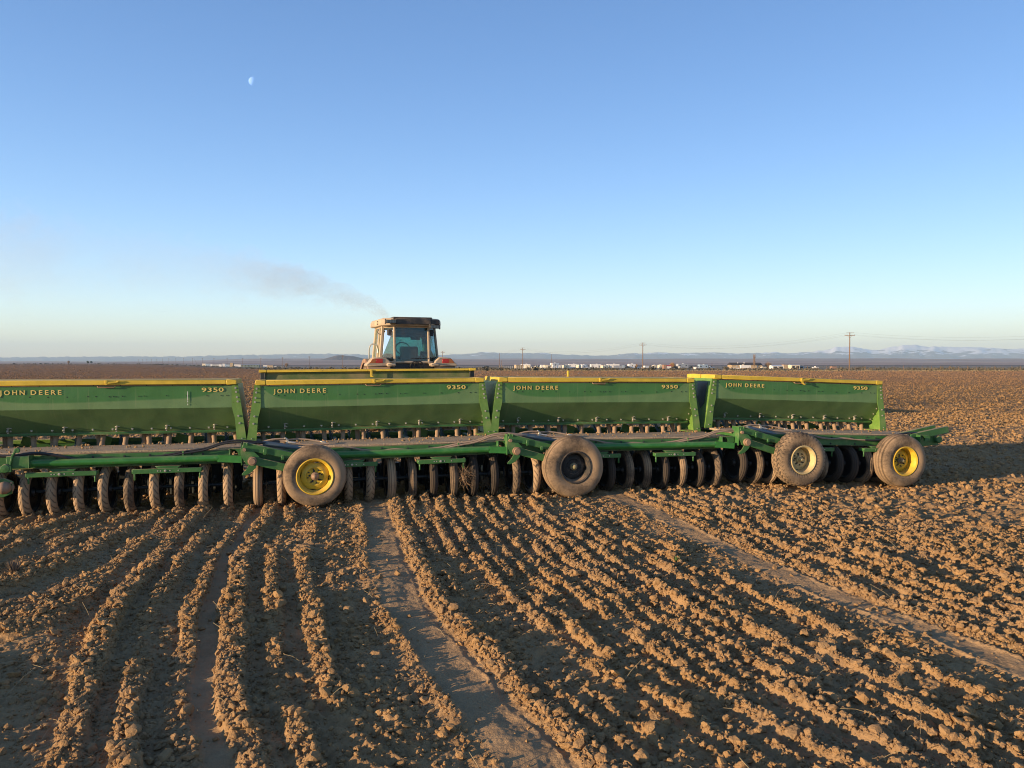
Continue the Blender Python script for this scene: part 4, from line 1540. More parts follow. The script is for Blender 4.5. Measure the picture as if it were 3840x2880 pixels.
for i, nm in ((5, 'rear_window'), (0, 'quarter_window'), (4, 'quarter_window'), (2, 'windscreen'), (1, 'side_window'), (3, 'side_window')):
    j = (i + 1) % 6
    b = MB()
    quad_sheet(b, [cab_pt(i, ZB), cab_pt(j, ZB), cab_pt(j, ZT), cab_pt(i, ZT)], 0.006)
    wdw = b.build(nm, M['glass'], trac, flat=True)
    if nm == 'rear_window':
        b = MB()
        for x in (-0.34, 0.40):
            b.lathe([(0, -0.01), (0.016, -0.01), (0.016, 0.01)], (x, -0.54, 1.86), 'y', 8)
        b.box2((-0.02, -0.545, 1.85), (0.42, -0.533, 1.865))
        b.build('window_catch', M['black'], wdw)
    if nm == 'quarter_window':
        b = MB()
        for z in (1.87, 2.52):
            c = Vector(cab_pt(i, z)).lerp(Vector(cab_pt(j, z)), 0.2 if i == 0 else 0.8)
            c2 = Vector(cab_pt(i, z)).lerp(Vector(cab_pt(j, z)), 0.8 if i == 0 else 0.2)
            for q in (c, c2):
                b.lathe([(0, -0.015), (0.02, -0.015), (0.02, 0.012)], tuple(q), 'y', 8)
        h = b.build('window_studs', M['black'], wdw)
        h['kind'] = 'stuff'
# roof
b = MB()
RZ = [(2.655, 0.80), (2.675, 0.83), (2.77, 0.825), (2.835, 0.79), (2.845, 0.75)]
vs, fs = [], []
for z, w in RZ:
    f = w / 0.835
    for x, y in ((-0.60, -0.66), (0.60, -0.66), (0.82, -0.44), (0.82, 1.10), (0.60, 1.24), (-0.60, 1.24), (-0.82, 1.10), (-0.82, -0.44)):
        vs.append((x * f, 0.29 + (y - 0.29) * f, z))
for k in range(len(RZ) - 1):
    for i in range(8):
        j = (i + 1) % 8
        fs.append((k * 8 + i, k * 8 + j, k * 8 + 8 + j, k * 8 + 8 + i))
fs += [tuple(range(8))[::-1], tuple(32 + i for i in range(8))]
b.add(vs, fs)
roof = b.build('roof', M['cab_tan'], trac, 0.02, sharp=30)
b = MB()
b.box2((-0.47, -0.685, 2.685), (0.47, -0.60, 2.825))
b.box2((-0.52, -0.64, 2.80), (0.52, 0.2, 2.868))
b.build('roof_vent_panel', M['cab_dark'], roof, 0.012)
b = MB()
b.box2((0.475, -0.66, 2.685), (0.72, -0.44, 2.815))
b.box2((-0.60, -0.66, 2.69), (-0.475, -0.62, 2.80))
b.build('roof_corner', M['cab_dark'], roof, 0.02)
b = MB()
for k in range(3):
    for q in range(2):
        b.box((-0.832, -0.10 + 0.06 * q, 2.70 + 0.035 * k), (0.012, 0.03, 0.018))
b.build('vent_slots', M['black'], roof)['kind'] = 'stuff'
for x, z in ((-0.60, 2.745), (0.57, 2.635)):
    b = MB()
    b.box2((x - 0.125, -0.76, z - 0.045), (x + 0.125, -0.68, z + 0.045))
    b.box2((x - 0.15, -0.74, z - 0.06), (x - 0.13, -0.66, z + 0.06))
    b.box2((x + 0.13, -0.74, z - 0.06), (x + 0.15, -0.66, z + 0.06))
    lamp = b.build('work_lamp', M['cab_dark'], trac, 0.006)
    b = MB()
    for k in range(6):
        b.box((x - 0.10 + 0.04 * k, -0.764, z), (0.03, 0.006, 0.06))
    b.build('lens', M['steel_blue'], lamp)
# inside the cab
b = MB()
b.box((0.05, 0.05, 1.98), (0.50, 0.14, 0.36))
b.box((0.05, 0.25, 1.72), (0.52, 0.5, 0.14))
b.box((0.34, 0.18, 1.86), (0.09, 0.36, 0.07))
b.box((-0.24, 0.18, 1.86), (0.09, 0.36, 0.07))
b.build('seat', M['seat'], trac, 0.06)
b = MB()
path = [Vector((0.02 + 0.20 * math.cos(t), 0.66 + 0.10 * math.sin(t), 2.12 + 0.16 * math.sin(t))) for t in np.linspace(0, 2 * math.pi, 25)]
b.tube(path, 0.014, 6)
b.beam((0.02, 0.66, 2.12), (0.0, 0.85, 1.7), 0.05, 0.05)
b.build('steering_wheel', M['black'], trac)
b = MB()
b.box((0.36, 0.6, 2.42), (0.27, 0.03, 0.15))
b.beam((0.36, 0.6, 2.5), (0.36, 0.75, 2.6), 0.02, 0.02)
b.build('rear_view_mirror', M['black'], trac, 0.02)
b = MB()
b.box2((-0.60, 0.80, 1.45), (0.60, 1.0, 1.92))
b.box2((0.38, -0.1, 1.45), (0.66, 0.6, 1.90))
b.box2((-0.72, -0.45, 1.36), (0.72, 1.0, 1.48))
b.box((0.48, 0.1, 1.97), (0.2, 0.2, 0.14))
b.box((-0.55, -0.1, 1.85), (0.22, 0.24, 0.25))
b.build('console', M['seat'], trac, 0.03)
b = MB()
b.box2((-0.62, -0.42, 2.42), (0.62, 0.95, 2.58))
b.build('headliner', M['seat'], trac, 0.02)
for s_ in (-1, 1):
    b = MB()
    b.tube(catmull(((s_ * 0.66, 0.95, 1.80), (s_ * 0.66, 0.92, 2.2), (s_ * 0.60, 0.90, 2.45), (s_ * 0.55, 0.9, 2.55)), 4), 0.012, 6)
    b.tube([(s_ * 0.64, 0.30, 1.85), (s_ * 0.62, 0.30, 2.32), (s_ * 0.56, 0.30, 2.33)], 0.012, 6)
    b.build('grab_rail', M['black'], trac)
b = MB()
b.tube(catmull(((-0.98, 0.30, 1.70), (-0.99, 0.30, 2.0), (-0.97, 0.29, 2.16), (-0.90, 0.26, 2.22), (-0.80, 0.24, 2.18), (-0.76, 0.22, 2.0)), 5), 0.017, 8)
b.build('handrail', M['fitting'], trac)
b = MB()
b.tube(catmull(((-0.80, -0.15, 2.58), (-0.84, -0.16, 2.50), (-0.78, -0.2, 2.45), (-0.72, -0.2, 2.5)), 4), 0.008, 6)
b.build('cable', M['black'], trac)
# fenders with lamp clusters
for s_ in (-1, 1):
    b = MB()
    N = 12
    vs, fs = [], []
    x0, x1 = (0.60, 1.17)
    for k in range(N + 1):
        t = R(20 + 140 * k / N)
        rr = 0.99 if k not in (0, N) else 0.97
        for x, r2_ in ((x0, rr), (x1, rr), (x1, rr - 0.10), (x1 - 0.03, rr - 0.10), (x1 - 0.03, rr - 0.03), (x0, rr - 0.03)):
            vs.append((s_ * x, 0.02 - math.cos(t) * r2_, 0.86 + math.sin(t) * r2_))
    for k in range(N):
        for i in range(6):
            j = (i + 1) % 6
            fs.append((k * 6 + i, k * 6 + j, k * 6 + 6 + j, k * 6 + 6 + i))
    fs += [tuple(range(6)), tuple(N * 6 + i for i in range(6))]
    b.add(vs, fs)
    fe = b.build('fender', M['fender_red'], trac, sharp=40)
    b = MB()
    b.prism([(s_ * 0.56, 1.66), (s_ * 0.62, 1.80), (s_ * 0.74, 1.89), (s_ * 1.03, 1.87), (s_ * 1.22, 1.71), (s_ * 1.22, 1.66)], -0.62, -0.20, 'xz')
    b.build('lamp_housing', M['cab_tan'], fe, 0.02)
    b = MB()
    b.prism([(s_ * 0.80, 1.74), (s_ * 0.80, 1.845), (s_ * 0.98, 1.845), (s_ * 0.98, 1.74)], -0.632, -0.60, 'xz')
    b.build('tail_lamp', M['light_red'], fe, 0.004)
    b = MB()
    b.prism([(s_ * 0.985, 1.74), (s_ * 0.985, 1.845), (s_ * 1.06, 1.845), (s_ * 1.14, 1.74)], -0.631, -0.60, 'xz')
    b.build('indicator_lamp', M['light_amber'], fe, 0.004)
    b = MB()
    b.box((s_ * 0.58, -0.60, 1.70), (0.24, 0.2, 0.09))
    b.build('fender_step', M['cab_tan'], fe, 0.03)
# chassis, bonnet, wheels
b = MB()
b.box2((-0.30, -0.55, 0.62), (0.30, 3.0, 1.15))
b.tube([(-0.95, 0, 0.86), (0.95, 0, 0.86)], 0.13, 14)
b.tube([(-0.85, 2.72, 0.66), (0.85, 2.72, 0.66)], 0.08, 12)
b.beam((0, -0.55, 0.55), (0, -1.0, 0.52), 0.09, 0.05)
b.build('chassis', M['steel_dark'], trac, 0.02)
b = MB()
b.box2((-0.60, -0.50, 1.12), (0.60, -0.05, 1.74))
b.build('rear_panel', M['black'], trac, 0.02)
for x in (-0.02, 0.08):
    b = MB()
    b.tube(catmull(((x, -0.5, 1.45), (x - 0.05, -0.66, 1.70), (x + 0.10, -0.70, 1.78), (x + 0.25, -0.62, 1.62), (x + 0.28, -0.55, 1.4)), 5), 0.016, 7)
    b.build('hydraulic_hose', M['hose_black'], trac)
b = MB()
b.prism([(1.0, 1.12), (1.0, 1.72), (2.4, 1.66), (3.05, 1.58), (3.12, 1.45), (3.12, 0.95), (1.0, 0.95)], -0.37, 0.37)
b.build('bonnet', M['tractor_red'], trac, 0.04)
b = MB()
b.tube([(-0.42, 1.55, 1.6), (-0.42, 1.55, 2.72)], 0.055, 12)
b.tube([(-0.42, 1.55, 2.70), (-0.42, 1.60, 2.84), (-0.42, 1.66, 2.90)], 0.035, 10)
b.build('exhaust_stack', M['steel_dark'], trac)
for x, y, r, w in ((-0.93, 0, 0.86, 0.50), (0.93, 0, 0.86, 0.50), (-0.88, 2.72, 0.62, 0.40), (0.88, 2.72, 0.62, 0.40)):
    b = MB()
    prof = [(r * 0.58, -w * 0.42), (r * 0.75, -w * 0.5), (r * 0.92, -w * 0.48), (r * 0.965, -w * 0.36), (r * 0.97, 0), (r * 0.965, w * 0.36), (r * 0.92, w * 0.48), (r * 0.75, w * 0.5), (r * 0.58, w * 0.42)]
    b.lathe(prof, (0, 0, 0), 'x', 40)
    for k in range(20):
        for s_ in (-1, 1):
            t = 2 * math.pi * (k + 0.25 * (s_ + 1)) / 20
            c = Vector((s_ * w * 0.20, math.sin(t) * r * 0.97, math.cos(t) * r * 0.97))
            b.box(c, (w * 0.50, 0.05, 0.07), Matrix.Rotation(-t, 3, 'X') @ Matrix.Rotation(s_ * 0.7, 3, 'Z'))
    tw = b.build('wheel', M['rubber_mid'], trac, loc=(x, y, r - 0.02))
    b = MB()
    sg = 1 if x > 0 else -1
    b.lathe([(r * 0.59, sg * w * 0.42), (r * 0.55, sg * w * 0.30), (r * 0.30, sg * w * 0.1), (r * 0.16, sg * w * 0.16), (0, sg * w * 0.16)], axis='x', n=28)
    b.build('rim', M['cream_rim'], tw)

# ------------------------------------------------------------------ exhaust smoke drifting to the left
def smoke():
    N, K = 26, 14
    vs, fs = [], []
    def cen(s):
        return 0.66 * s / (1 + 0.30 * s) + 0.0
    def rad(s):
        return 0.17 + 0.22 * s ** 0.85
    ss = [0.0 + 13.0 * (k / (N - 1)) ** 1.6 for k in range(N)]
    for s in ss:
        for k in range(K):
            t = 2 * math.pi * k / K
            vs.append((-s, math.cos(t) * rad(s) * 1.05, cen(s) + math.sin(t) * rad(s) * 1.05))
    for i in range(N - 1):
        for k in range(K):
            k2 = (k + 1) % K
            fs.append((i * K + k, i * K + k2, i * K + K + k2, i * K + K + k))
    fs += [tuple(range(K))[::-1], tuple((N - 1) * K + k for k in range(K))]
    b = MB()
    b.add(vs, fs)
    t = NT('exhaust_smoke')
    t.n.remove(t.bsdf)
    x, y, z = t.xyz(t.coord())
    s = t.math('MULTIPLY', x, -1.0)
    s = t.math('MAXIMUM', s, 0.001)
    c = t.math('DIVIDE', t.math('MULTIPLY', s, 0.66), t.math('MULTIPLY_ADD', s, 0.30, 1.0))
    r = t.math('MULTIPLY_ADD', t.math('POWER', s, 0.85), 0.22, 0.17)
    dz = t.math('SUBTRACT', z, c)
    d = t.math('SQRT', t.math('ADD', t.math('MULTIPLY', dz, dz), t.math('MULTIPLY', y, y)))
    q = t.math('DIVIDE', d, r)
    mp = t.new('ShaderNodeMapping')
    t.l.new(t.coord(), mp.inputs[0])
    mp.inputs['Scale'].default_value = (0.75, 1.0, 1.15)
    n = t.noise(2.3, 5, 0.62, mp.outputs[0], 0.6)
    n2 = t.noise(0.55, 2, 0.5)
    v = t.math('SUBTRACT', t.math('MULTIPLY', n, 1.9), t.math('MULTIPLY_ADD', q, 0.95, 0.18))
    v = t.math('MAXIMUM', t.math('MINIMUM', t.math('MULTIPLY', v, 3.0), 1.0), 0.0)
    lon = t.math('ADD', t.ramp(s, 2.2, 5.0, 1.0, 0.24), t.math('MULTIPLY', t.ramp(s, 9.0, 10.5, 0, 0.16), t.ramp(s, 12.8, 11.2, 0, 1)))
    lon = t.math('MULTIPLY', lon, t.ramp(s, 0.0, 0.2, 0.0, 1.0))
    lon = t.math('MULTIPLY', lon, t.ramp(n2, 0.30, 0.60, 0.45, 1.15))
    lon = t.math('DIVIDE', lon, t.math('MULTIPLY_ADD', s, 0.35, 0.5))
    dens = t.math('MULTIPLY', t.math('MULTIPLY', v, lon), SMOKE_D)
    pv = t.new('ShaderNodeVolumePrincipled')
    pv.inputs['Color'].default_value = (1.0, 0.87, 0.73, 1)
    pv.inputs['Anisotropy'].default_value = 0.1
    t.l.new(dens, pv.inputs['Density'])
    t.l.new(pv.outputs[0], t.out.inputs['Volume'])
    o = b.build('exhaust_smoke', t.mat, None)
    o.location = (-3.35, 21.6, 3.06)
    tag(o, 'thin grey brown exhaust smoke drifting left from the tractor', 'smoke', None, 'stuff')
SMOKE_D = 0.8
smoke()

# ------------------------------------------------------------------ far distance: hill and mountains
F_PX, CX, HY = 2900.0, 1920.0, 1365.0
def ray_x(px, d):
    return (px - CX) / F_PX * d

def terrain_patch(name, az, dep, hf, mat, base=None):
    """heightfield over azimuth (photo pixels) and distance"""
    A, D_ = np.meshgrid(np.asarray(az, float), np.asarray(dep, float))
    X = (A - CX) / F_PX * D_
    Z = hf(A, D_, X)
    co = np.stack([X.ravel(), D_.ravel(), Z.ravel()], 1)
    nr, na = A.shape
    i = np.arange(nr - 1)[:, None] * na + np.arange(na - 1)[None, :]
    q = np.stack([i, i + 1, i + na + 1, i + na], -1).reshape(-1, 4)
    me = bpy.data.meshes.new(name)
    me.from_pydata(co.tolist(), [], q.tolist())
    me.shade_smooth()
    o = put(name, me, mat)
    o['kind'] = 'structure'
    return o

MX = [-1400, -500, 0, 350, 700, 850, 1000, 1150, 1300, 1500, 1660, 1750, 1810, 1890, 1990, 2030, 2100, 2200, 2280, 2360, 2420, 2470, 2560, 2640, 2700, 2780, 2830, 2906, 2950, 3050, 3100, 3130, 3180, 3250, 3290, 3330, 3400, 3430, 3470, 3520, 3600, 3700, 3780, 3840, 4200, 5000]
MY = [1340, 1338, 1338, 1335, 1334, 1330, 1328, 1324, 1325, 1330, 1328, 1326, 1318, 1322, 1321.5, 1320, 1327, 1330, 1331, 1322, 1322, 1318, 1323, 1320, 1319, 1324, 1321, 1318, 1324, 1316, 1310, 1299, 1297, 1307, 1310, 1299, 1291, 1289, 1298, 1297, 1300, 1301, 1306, 1305, 1302, 1312]
def mount_h(A, D_, X):
    top = CAM_Z + (HY - np.interp(A, MX, MY)) / F_PX * 10500
    n = fbm(A * 0.018, D_ * 0.0016, 5, 301)
    top = top + (fbm(A * 0.06, A * 0, 4, 310, 0.6) - 0.5) * 24
    k = np.clip((D_ - 8600) / (10500 - 8600), 0, 1)
    rise = k ** 1.15
    back = np.clip((D_ - 10500) / 1500, 0, 1)
    z = (top - 20) * (rise + (n - 0.55) * 1.5 * rise * (1 - rise)) * (1 - 0.6 * back ** 2)
    return z + 12
def mountain_mat():
    t = NT('mountain_slopes')
    p = t.pos()
    x, y, z = t.xyz(p)
    mp = t.new('ShaderNodeMapping')
    t.l.new(p, mp.inputs[0])
    mp.inputs['Scale'].default_value = (1, 1, 3)
    n = t.noise(0.0045, 9, 0.66, mp.outputs[0])
    line = t.math('ADD', t.math('MULTIPLY', n, 420.0), t.ramp(x, -1500, 4200, -45, -62))
    snow = t.ramp(t.math('SUBTRACT', z, line), -8, 14, 0, 0.95)
    c = t.mix(t.noise(0.004, 5, 0.6, p), (0.10, 0.085, 0.075), (0.18, 0.15, 0.13))
    t.set(t.mix(snow, c, (0.9, 0.9, 0.92)), 0.9, 0, 0.1)
    return t.mat
terrain_patch('mountains', np.linspace(-1400, 5200, 900), np.linspace(8600, 12000, 34), mount_h, mountain_mat())

def hill_mat():
    t = NT('hill_slope')
    p = t.pos()
    n = t.noise(0.01, 6, 0.65, p)
    t.set(t.mix(n, (0.075, 0.06, 0.06), (0.15, 0.11, 0.095)), 0.95, 0, 0.1)
    return t.mat
HM = hill_mat()
def hill(name, pts, d, half, mat=HM):
    xs, ys = zip(*pts)
    def hf(A, D_, X):
        top = CAM_Z + (HY - np.interp(A, xs, ys)) / F_PX * d
        k = np.clip(1 - np.abs(D_ - d) / half, 0, 1)
        k = k * k * (3 - 2 * k)
        g = large(X, D_)
        n = (fbm(A * 0.06, D_ * 0.012, 4, 77) - 0.5) * 7 * np.sin(k * math.pi)
        return g - 2 + np.maximum(top - g + 2, 0) * k + n
    return terrain_patch(name, np.linspace(xs[0], xs[-1], 220), np.linspace(d - half, d + half, 40), hf, mat)
hill('hill', [(1020, 1364), (1110, 1362), (1160, 1357), (1200, 1350), (1240, 1339), (1262, 1333), (1280, 1331.5), (1300, 1334), (1325, 1335.5), (1350, 1341), (1380, 1349), (1420, 1357), (1480, 1363), (1520, 1365)], 3300, 420)
hill('hill', [(1740, 1361), (1790, 1359), (1815, 1355.5), (1835, 1355.5), (1860, 1358), (1900, 1359), (1960, 1361)], 3000, 220)
# low dark embankment that crosses the plain
def emb(A, D_, X):
    k = np.clip(1 - np.abs(D_ - 1010) / 9, 0, 1)
    return large(X, D_) - 0.3 + 1.5 * np.minimum(1, k * 1.6)
terrain_patch('embankment', np.linspace(900, 4600, 300), np.linspace(1000, 1020, 9), emb, plain('embankment_gravel', (0.05, 0.042, 0.04), 0.95, 0, 0.2, 0.2))

# ------------------------------------------------------------------ utility poles and cables
M['pole_wood'] = plain('weathered_pole_wood', (0.17, 0.105, 0.065), 0.9, 0, 0.25, 3)
M['insulator'] = plain('insulator', (0.25, 0.2, 0.17), 0.4)
pole_top = []
def pole(px, d, label, h=9.0):
    x = ray_x(px, d)
    gz = ground_z(x, d)
    o = empty('utility_pole', (x, d, gz), R(-24))
    tag(o, label, 'utility pole', 'utility poles in a line across the plain')
    b = MB()
    b.tube([(0, 0, -0.8), (0, 0, h)], [0.17, 0.10], 10)
    b.build('pole', M['pole_wood'], o)
    b = MB()
    b.box((0, 0.12, h - 0.75), (2.3, 0.09, 0.12))
    b.beam((-0.55, 0.12, h - 0.78), (0, 0.12, h - 1.35), 0.05, 0.05)
    b.beam((0.55, 0.12, h - 0.78), (0, 0.12, h - 1.35), 0.05, 0.05)
    b.build('crossarm', M['pole_wood'], o, 0.01)
    b = MB()
    b.box((0, 0.10, h - 0.12), (1.7, 0.07, 0.09))
    b.build('crossarm', M['pole_wood'], o, 0.01)
    for dx in (-1.05, -0.45, 0.45, 1.05):
        b = MB()
        b.lathe([(0.03, 0), (0.05, 0.06), (0.03, 0.1), (0.05, 0.14), (0, 0.18)], (dx, 0.12, h - 0.69), 'z', 8)
        b.build('insulator', M['insulator'], o)
    if d < 700:
        pole_top.append((x, d, gz + h - 0.55))
    return o
def line_px(i):
    return 160 + 9000 / (8 + i), 500 * (8 + i) / 8.0
near_lab = {-5: 'tallest utility pole, standing alone at the right beside the farm field',
            -4: 'utility pole behind the parked campers, left of the orange bush',
            -3: 'utility pole by the tan canopy at the left end of the camper lot',
            -2: 'utility pole just to the right of the tractor cab',
            -1: 'utility pole hidden mostly behind the tractor cab',
            0: 'utility pole in front of the round hill',
            1: 'utility pole to the left of the round hill'}
for i in range(-5, 18):
    px, d = line_px(i)
    if i in (-1,):
        pole_top.append((ray_x(px, d), d, ground_z(ray_x(px, d), d) + 8.4))
        continue
    if i == -5:
        px = 3185
    ords = ['second', 'third', 'fourth', 'fifth', 'sixth', 'seventh', 'eighth', 'ninth', 'tenth', 'eleventh', 'twelfth', 'thirteenth', 'fourteenth', 'fifteenth', 'sixteenth', 'seventeenth']
    pole(px, d, near_lab.get(i, '%s slim utility pole leftwards from the one left of the round hill' % ords[i - 2]), 8.9 if i > -5 else 9.4)
for dx, dz in ((-0.9, 0), (0.9, 0), (0.0, 0.6)):
    b = MB()
    for a_, c_ in zip([(ray_x(4660, 125), 125, ground_z(75, 125) + 8.8)] + pole_top[:-1], pole_top):
        P = []
        for k in range(13):
            t = k / 12
            p = Vector(a_).lerp(Vector(c_), t)
            P.append(p + Vector((dx * 0.91, -dx * 0.40, dz - 2.2 * 4 * t * (1 - t))))
        b.tube(P, 0.006, 4, False)
    tag(b.build('power_cable', M['steel_dark']), {-0.9: 'thin power cable on the nearer side of the crossarms', 0.9: 'thin power cable on the far side of the crossarms', 0.0: 'thin power cable strung along the very tops of the poles'}[dx], 'cable', 'power cables between the poles')

def mast(px, d, h, label, tilt=0):
    x = ray_x(px, d)
    b = MB()
    b.tube([(0, 0, -0.5), (tilt, 0, h)], [0.13, 0.07], 8)
    o = b.build('mast', M['pole_wood'])
    o.location = (x, d, ground_z(x, d))
    tag(o, label, 'mast')
mast(2068, 420, 8.3, 'plain thin mast standing behind the white motorhome')
mast(1873, 330, 7.0, 'plain thin mast at the left end of the lot fence')
mast(1881, 335, 3.9, 'short pale mast beside the fence at the left end of the lot')
mast(2670, 430, 3.6, 'short thin mast between the motorhome and the farmhouse')
mast(742, 900, 8.0, 'thin leaning boom above the white storage containers', -4.0)

# ------------------------------------------------------------------ parked campers, trailers, sheds, cars
M['white'] = plain('white_siding', (0.74, 0.71, 0.66), 0.45, 0, 0.06, 1)
M['cream'] = plain('cream_siding', (0.72, 0.62, 0.44), 0.5, 0, 0.06, 1)
M['greyw'] = plain('grey_siding', (0.36, 0.37, 0.38), 0.5, 0, 0.1, 1)
M['tan_wall'] = plain('tan_wall', (0.42, 0.31, 0.18), 0.8, 0, 0.12, 1)
M['brown_wall'] = plain('brown_wall', (0.28, 0.16, 0.10), 0.8, 0, 0.12, 1)
M['bluegrey'] = plain('blue_grey_siding', (0.30, 0.38, 0.45), 0.5, 0, 0.1, 1)
M['green_wall'] = plain('green_grey_wall', (0.15, 0.19, 0.17), 0.8, 0, 0.1, 1)
M['dark_glass'] = plain('dark_window_glass', (0.015, 0.018, 0.022), 0.1)
M['darkcar'] = plain('dark_car_paint', (0.03, 0.032, 0.036), 0.3)
M['silver'] = plain('silver_car_paint', (0.5, 0.5, 0.5), 0.3, 0.4)
M['teal_car'] = plain('teal_car_paint', (0.08, 0.20, 0.22), 0.3)
M['roof_dark'] = plain('dark_shingle_roof', (0.035, 0.028, 0.028), 0.9, 0, 0.2, 2)
M['red_roof'] = plain('red_canopy', (0.45, 0.06, 0.05), 0.7)
M['tyre_far'] = plain('far_tyre_rubber', (0.02, 0.02, 0.02), 0.9)
M['garage'] = plain('dark_opening', (0.02, 0.02, 0.022), 0.9)

def place(name, px0, px1, d, label, cat, group=None, rz=0.0):
    x = ray_x((px0 + px1) / 2, d)
    o = empty(name, (x, d, ground_z(x, d)), R(rz))
    tag(o, label, cat, group)
    return o, (px1 - px0) / F_PX * d
def wheels_far(o, xs, y0, r=0.36):
    for x in xs:
        b = MB()
        b.lathe([(0, -0.12), (r * 0.55, -0.12), (r, -0.10), (r, 0.10), (0, 0.10)], (x, y0, r), 'y', 12)
        b.build('wheel', M['tyre_far'], o)
GR = 'campers and trailers parked in the lot'
def trailer(px0, px1, h, label, mat='white', d=440, style='travel', rz=8, front=1):
    o, w = place('camper_trailer', px0, px1, d, label, 'trailer' if style == 'cargo' else 'camper', GR, rz)
    D2 = 2.5
    b = MB()
    z0 = 0.55
    if style == 'travel':
        prof = [(-w / 2, z0), (-w / 2 + 0.02, h - 0.35), (-w / 2 + 0.3, h), (w / 2 - 0.3, h), (w / 2, h - 0.5), (w / 2 - 0.15, z0)]
    elif style == 'fifth':
        e = front * w / 2
        prof = [(-e, z0), (-e, h - 0.1), (-e * 0.9, h), (e * 0.9, h), (e, h - 0.35), (e, z0 + 1.2), (e * 0.62, z0 + 1.1), (e * 0.6, z0)]
    elif style == 'motor':
        e = front * w / 2
        prof = [(-e, z0), (-e, h), (e * 0.92, h), (e, h - 0.45), (e * 0.98, h - 0.95), (e * 0.72, h - 1.05), (e * 0.70, z0 + 0.75), (e * 0.98, z0 + 0.65), (e * 0.98, z0 - 0.1)]
    else:
        prof = [(-w / 2, z0), (-w / 2, h), (w / 2, h), (w / 2, z0)]
    b.prism(prof, -D2 / 2, D2 / 2, 'xz')
    b.build('body', M[mat], o, 0.06)
    if style != 'cargo':
        n = max(1, int(w / 2.2))
        for k in range(n):
            b = MB()
            xw = -w * 0.32 + w * 0.6 * k / max(1, n - 1) if n > 1 else 0
            b.box((xw, -D2 / 2 - 0.005, h - 1.05), (0.75, 0.03, 0.5))
            b.build('window', M['dark_glass'], o)
        b = MB()
        b.box((0.1 * w, 0, h + 0.12), (0.8, 0.8, 0.26))
        b.build('air_conditioner', M['white'], o, 0.05)
        b = MB()
        b.box((w * 0.16, -D2 / 2 - 0.006, z0 + 0.95), (0.66, 0.03, 1.75))
        b.build('door', M[mat], o, 0.01)
    else:
        b = MB()
        b.box((0, -D2 / 2 - 0.005, z0 + 0.1), (w * 0.98, 0.03, 0.12))
        b.build('trim', M['greyw'], o)
    wheels_far(o, (-0.45, 0.45) if style != 'motor' else (-w * 0.3, w * 0.38 * front), -D2 / 2 + 0.1)
    if style in ('motor',):
        b = MB()
        e = front * w / 2
        b.box((e * 0.80, -D2 / 2 - 0.004, z0 + 1.05), (abs(e) * 0.20, 0.03, 0.5))
        b.build('cab_window', M['dark_glass'], o)
    return o
def car(px0, px1, label, mat, d=440, kind='pickup', rz=10, h=1.75):
    o, w = place('parked_car', px0, px1, d, label, 'pickup truck' if kind == 'pickup' else 'car', 'cars parked among the campers', rz)
    w = max(w, 4.2) if w < 3.6 else w
    L = w / 2
    b = MB()
    if kind == 'pickup':
        prof = [(-L, 0.45), (-L, 1.05), (-L * 0.1, 1.08), (-L * 0.1, h), (L * 0.35, h), (L * 0.55, 1.12), (L, 1.02), (L, 0.45)]
    else:
        prof = [(-L, 0.4), (-L, 0.95), (-L * 0.75, 1.0), (-L * 0.55, h * .86), (L * 0.2, h * .86), (L * 0.5, 1.0), (L, 0.85), (L, 0.4)]
    b.prism(prof, -0.92, 0.92, 'xz')
    b.build('body', M[mat], o, 0.05)
    b = MB()
    if kind == 'pickup':
        b.prism([(-L * 0.06, 1.15), (-L * 0.06, h - 0.1), (L * 0.33, h - 0.1), (L * 0.47, 1.15)], -0.93, 0.93, 'xz')
    else:
        b.prism([(-L * 0.66, 1.0), (-L * 0.52, h * .82), (L * 0.18, h * .82), (L * 0.42, 1.0)], -0.93, 0.93, 'xz')
    b.build('window', M['dark_glass'], o)
    wheels_far(o, (-L * 0.62, L * 0.62), -0.85, 0.38)
    return o
def shed(px0, px1, h, label, mat, d=440, roof=None, rz=8, openings=0, deep=3.0, gable=0.0, cat='shed', wins=0, win_mat='dark_glass'):
    o, w = place('shed' if cat == 'shed' else ('storage_container' if cat == 'container' else 'farm_building'), px0, px1, d, label, cat, None, rz)
    b = MB()
    b.box2((-w / 2, -deep / 2, -0.3), (w / 2, deep / 2, h))
    b.build('wall', M[mat], o, 0.02)
    b = MB()
    if gable:
        b.prism([(-deep / 2 - 0.3, h + 0.002), (0, h + gable), (deep / 2 + 0.3, h + 0.002)], -w / 2 - 0.3, w / 2 + 0.3)
    else:
        b.box2((-w / 2 - 0.12, -deep / 2 - 0.12, h + 0.002), (w / 2 + 0.12, deep / 2 + 0.12, h + 0.14))
    b.build('roof', M[roof or mat], o, 0.02)
    for k in range(openings):
        b = MB()
        xw = (k + 0.5) / openings * w - w / 2
        b.box((xw, -deep / 2 - 0.01, h * 0.40 - 0.02), (w / openings * 0.66, 0.06, h * 0.80))
        b.build('door_opening', M['garage'], o)
    for k in range(wins):
        b = MB()
        xw = (k + 0.5) / wins * w - w / 2
        b.box((xw, -deep / 2 - 0.01, h * 0.60), (0.9, 0.06, 0.8))
        b.build('window', M[win_mat], o)
    return o

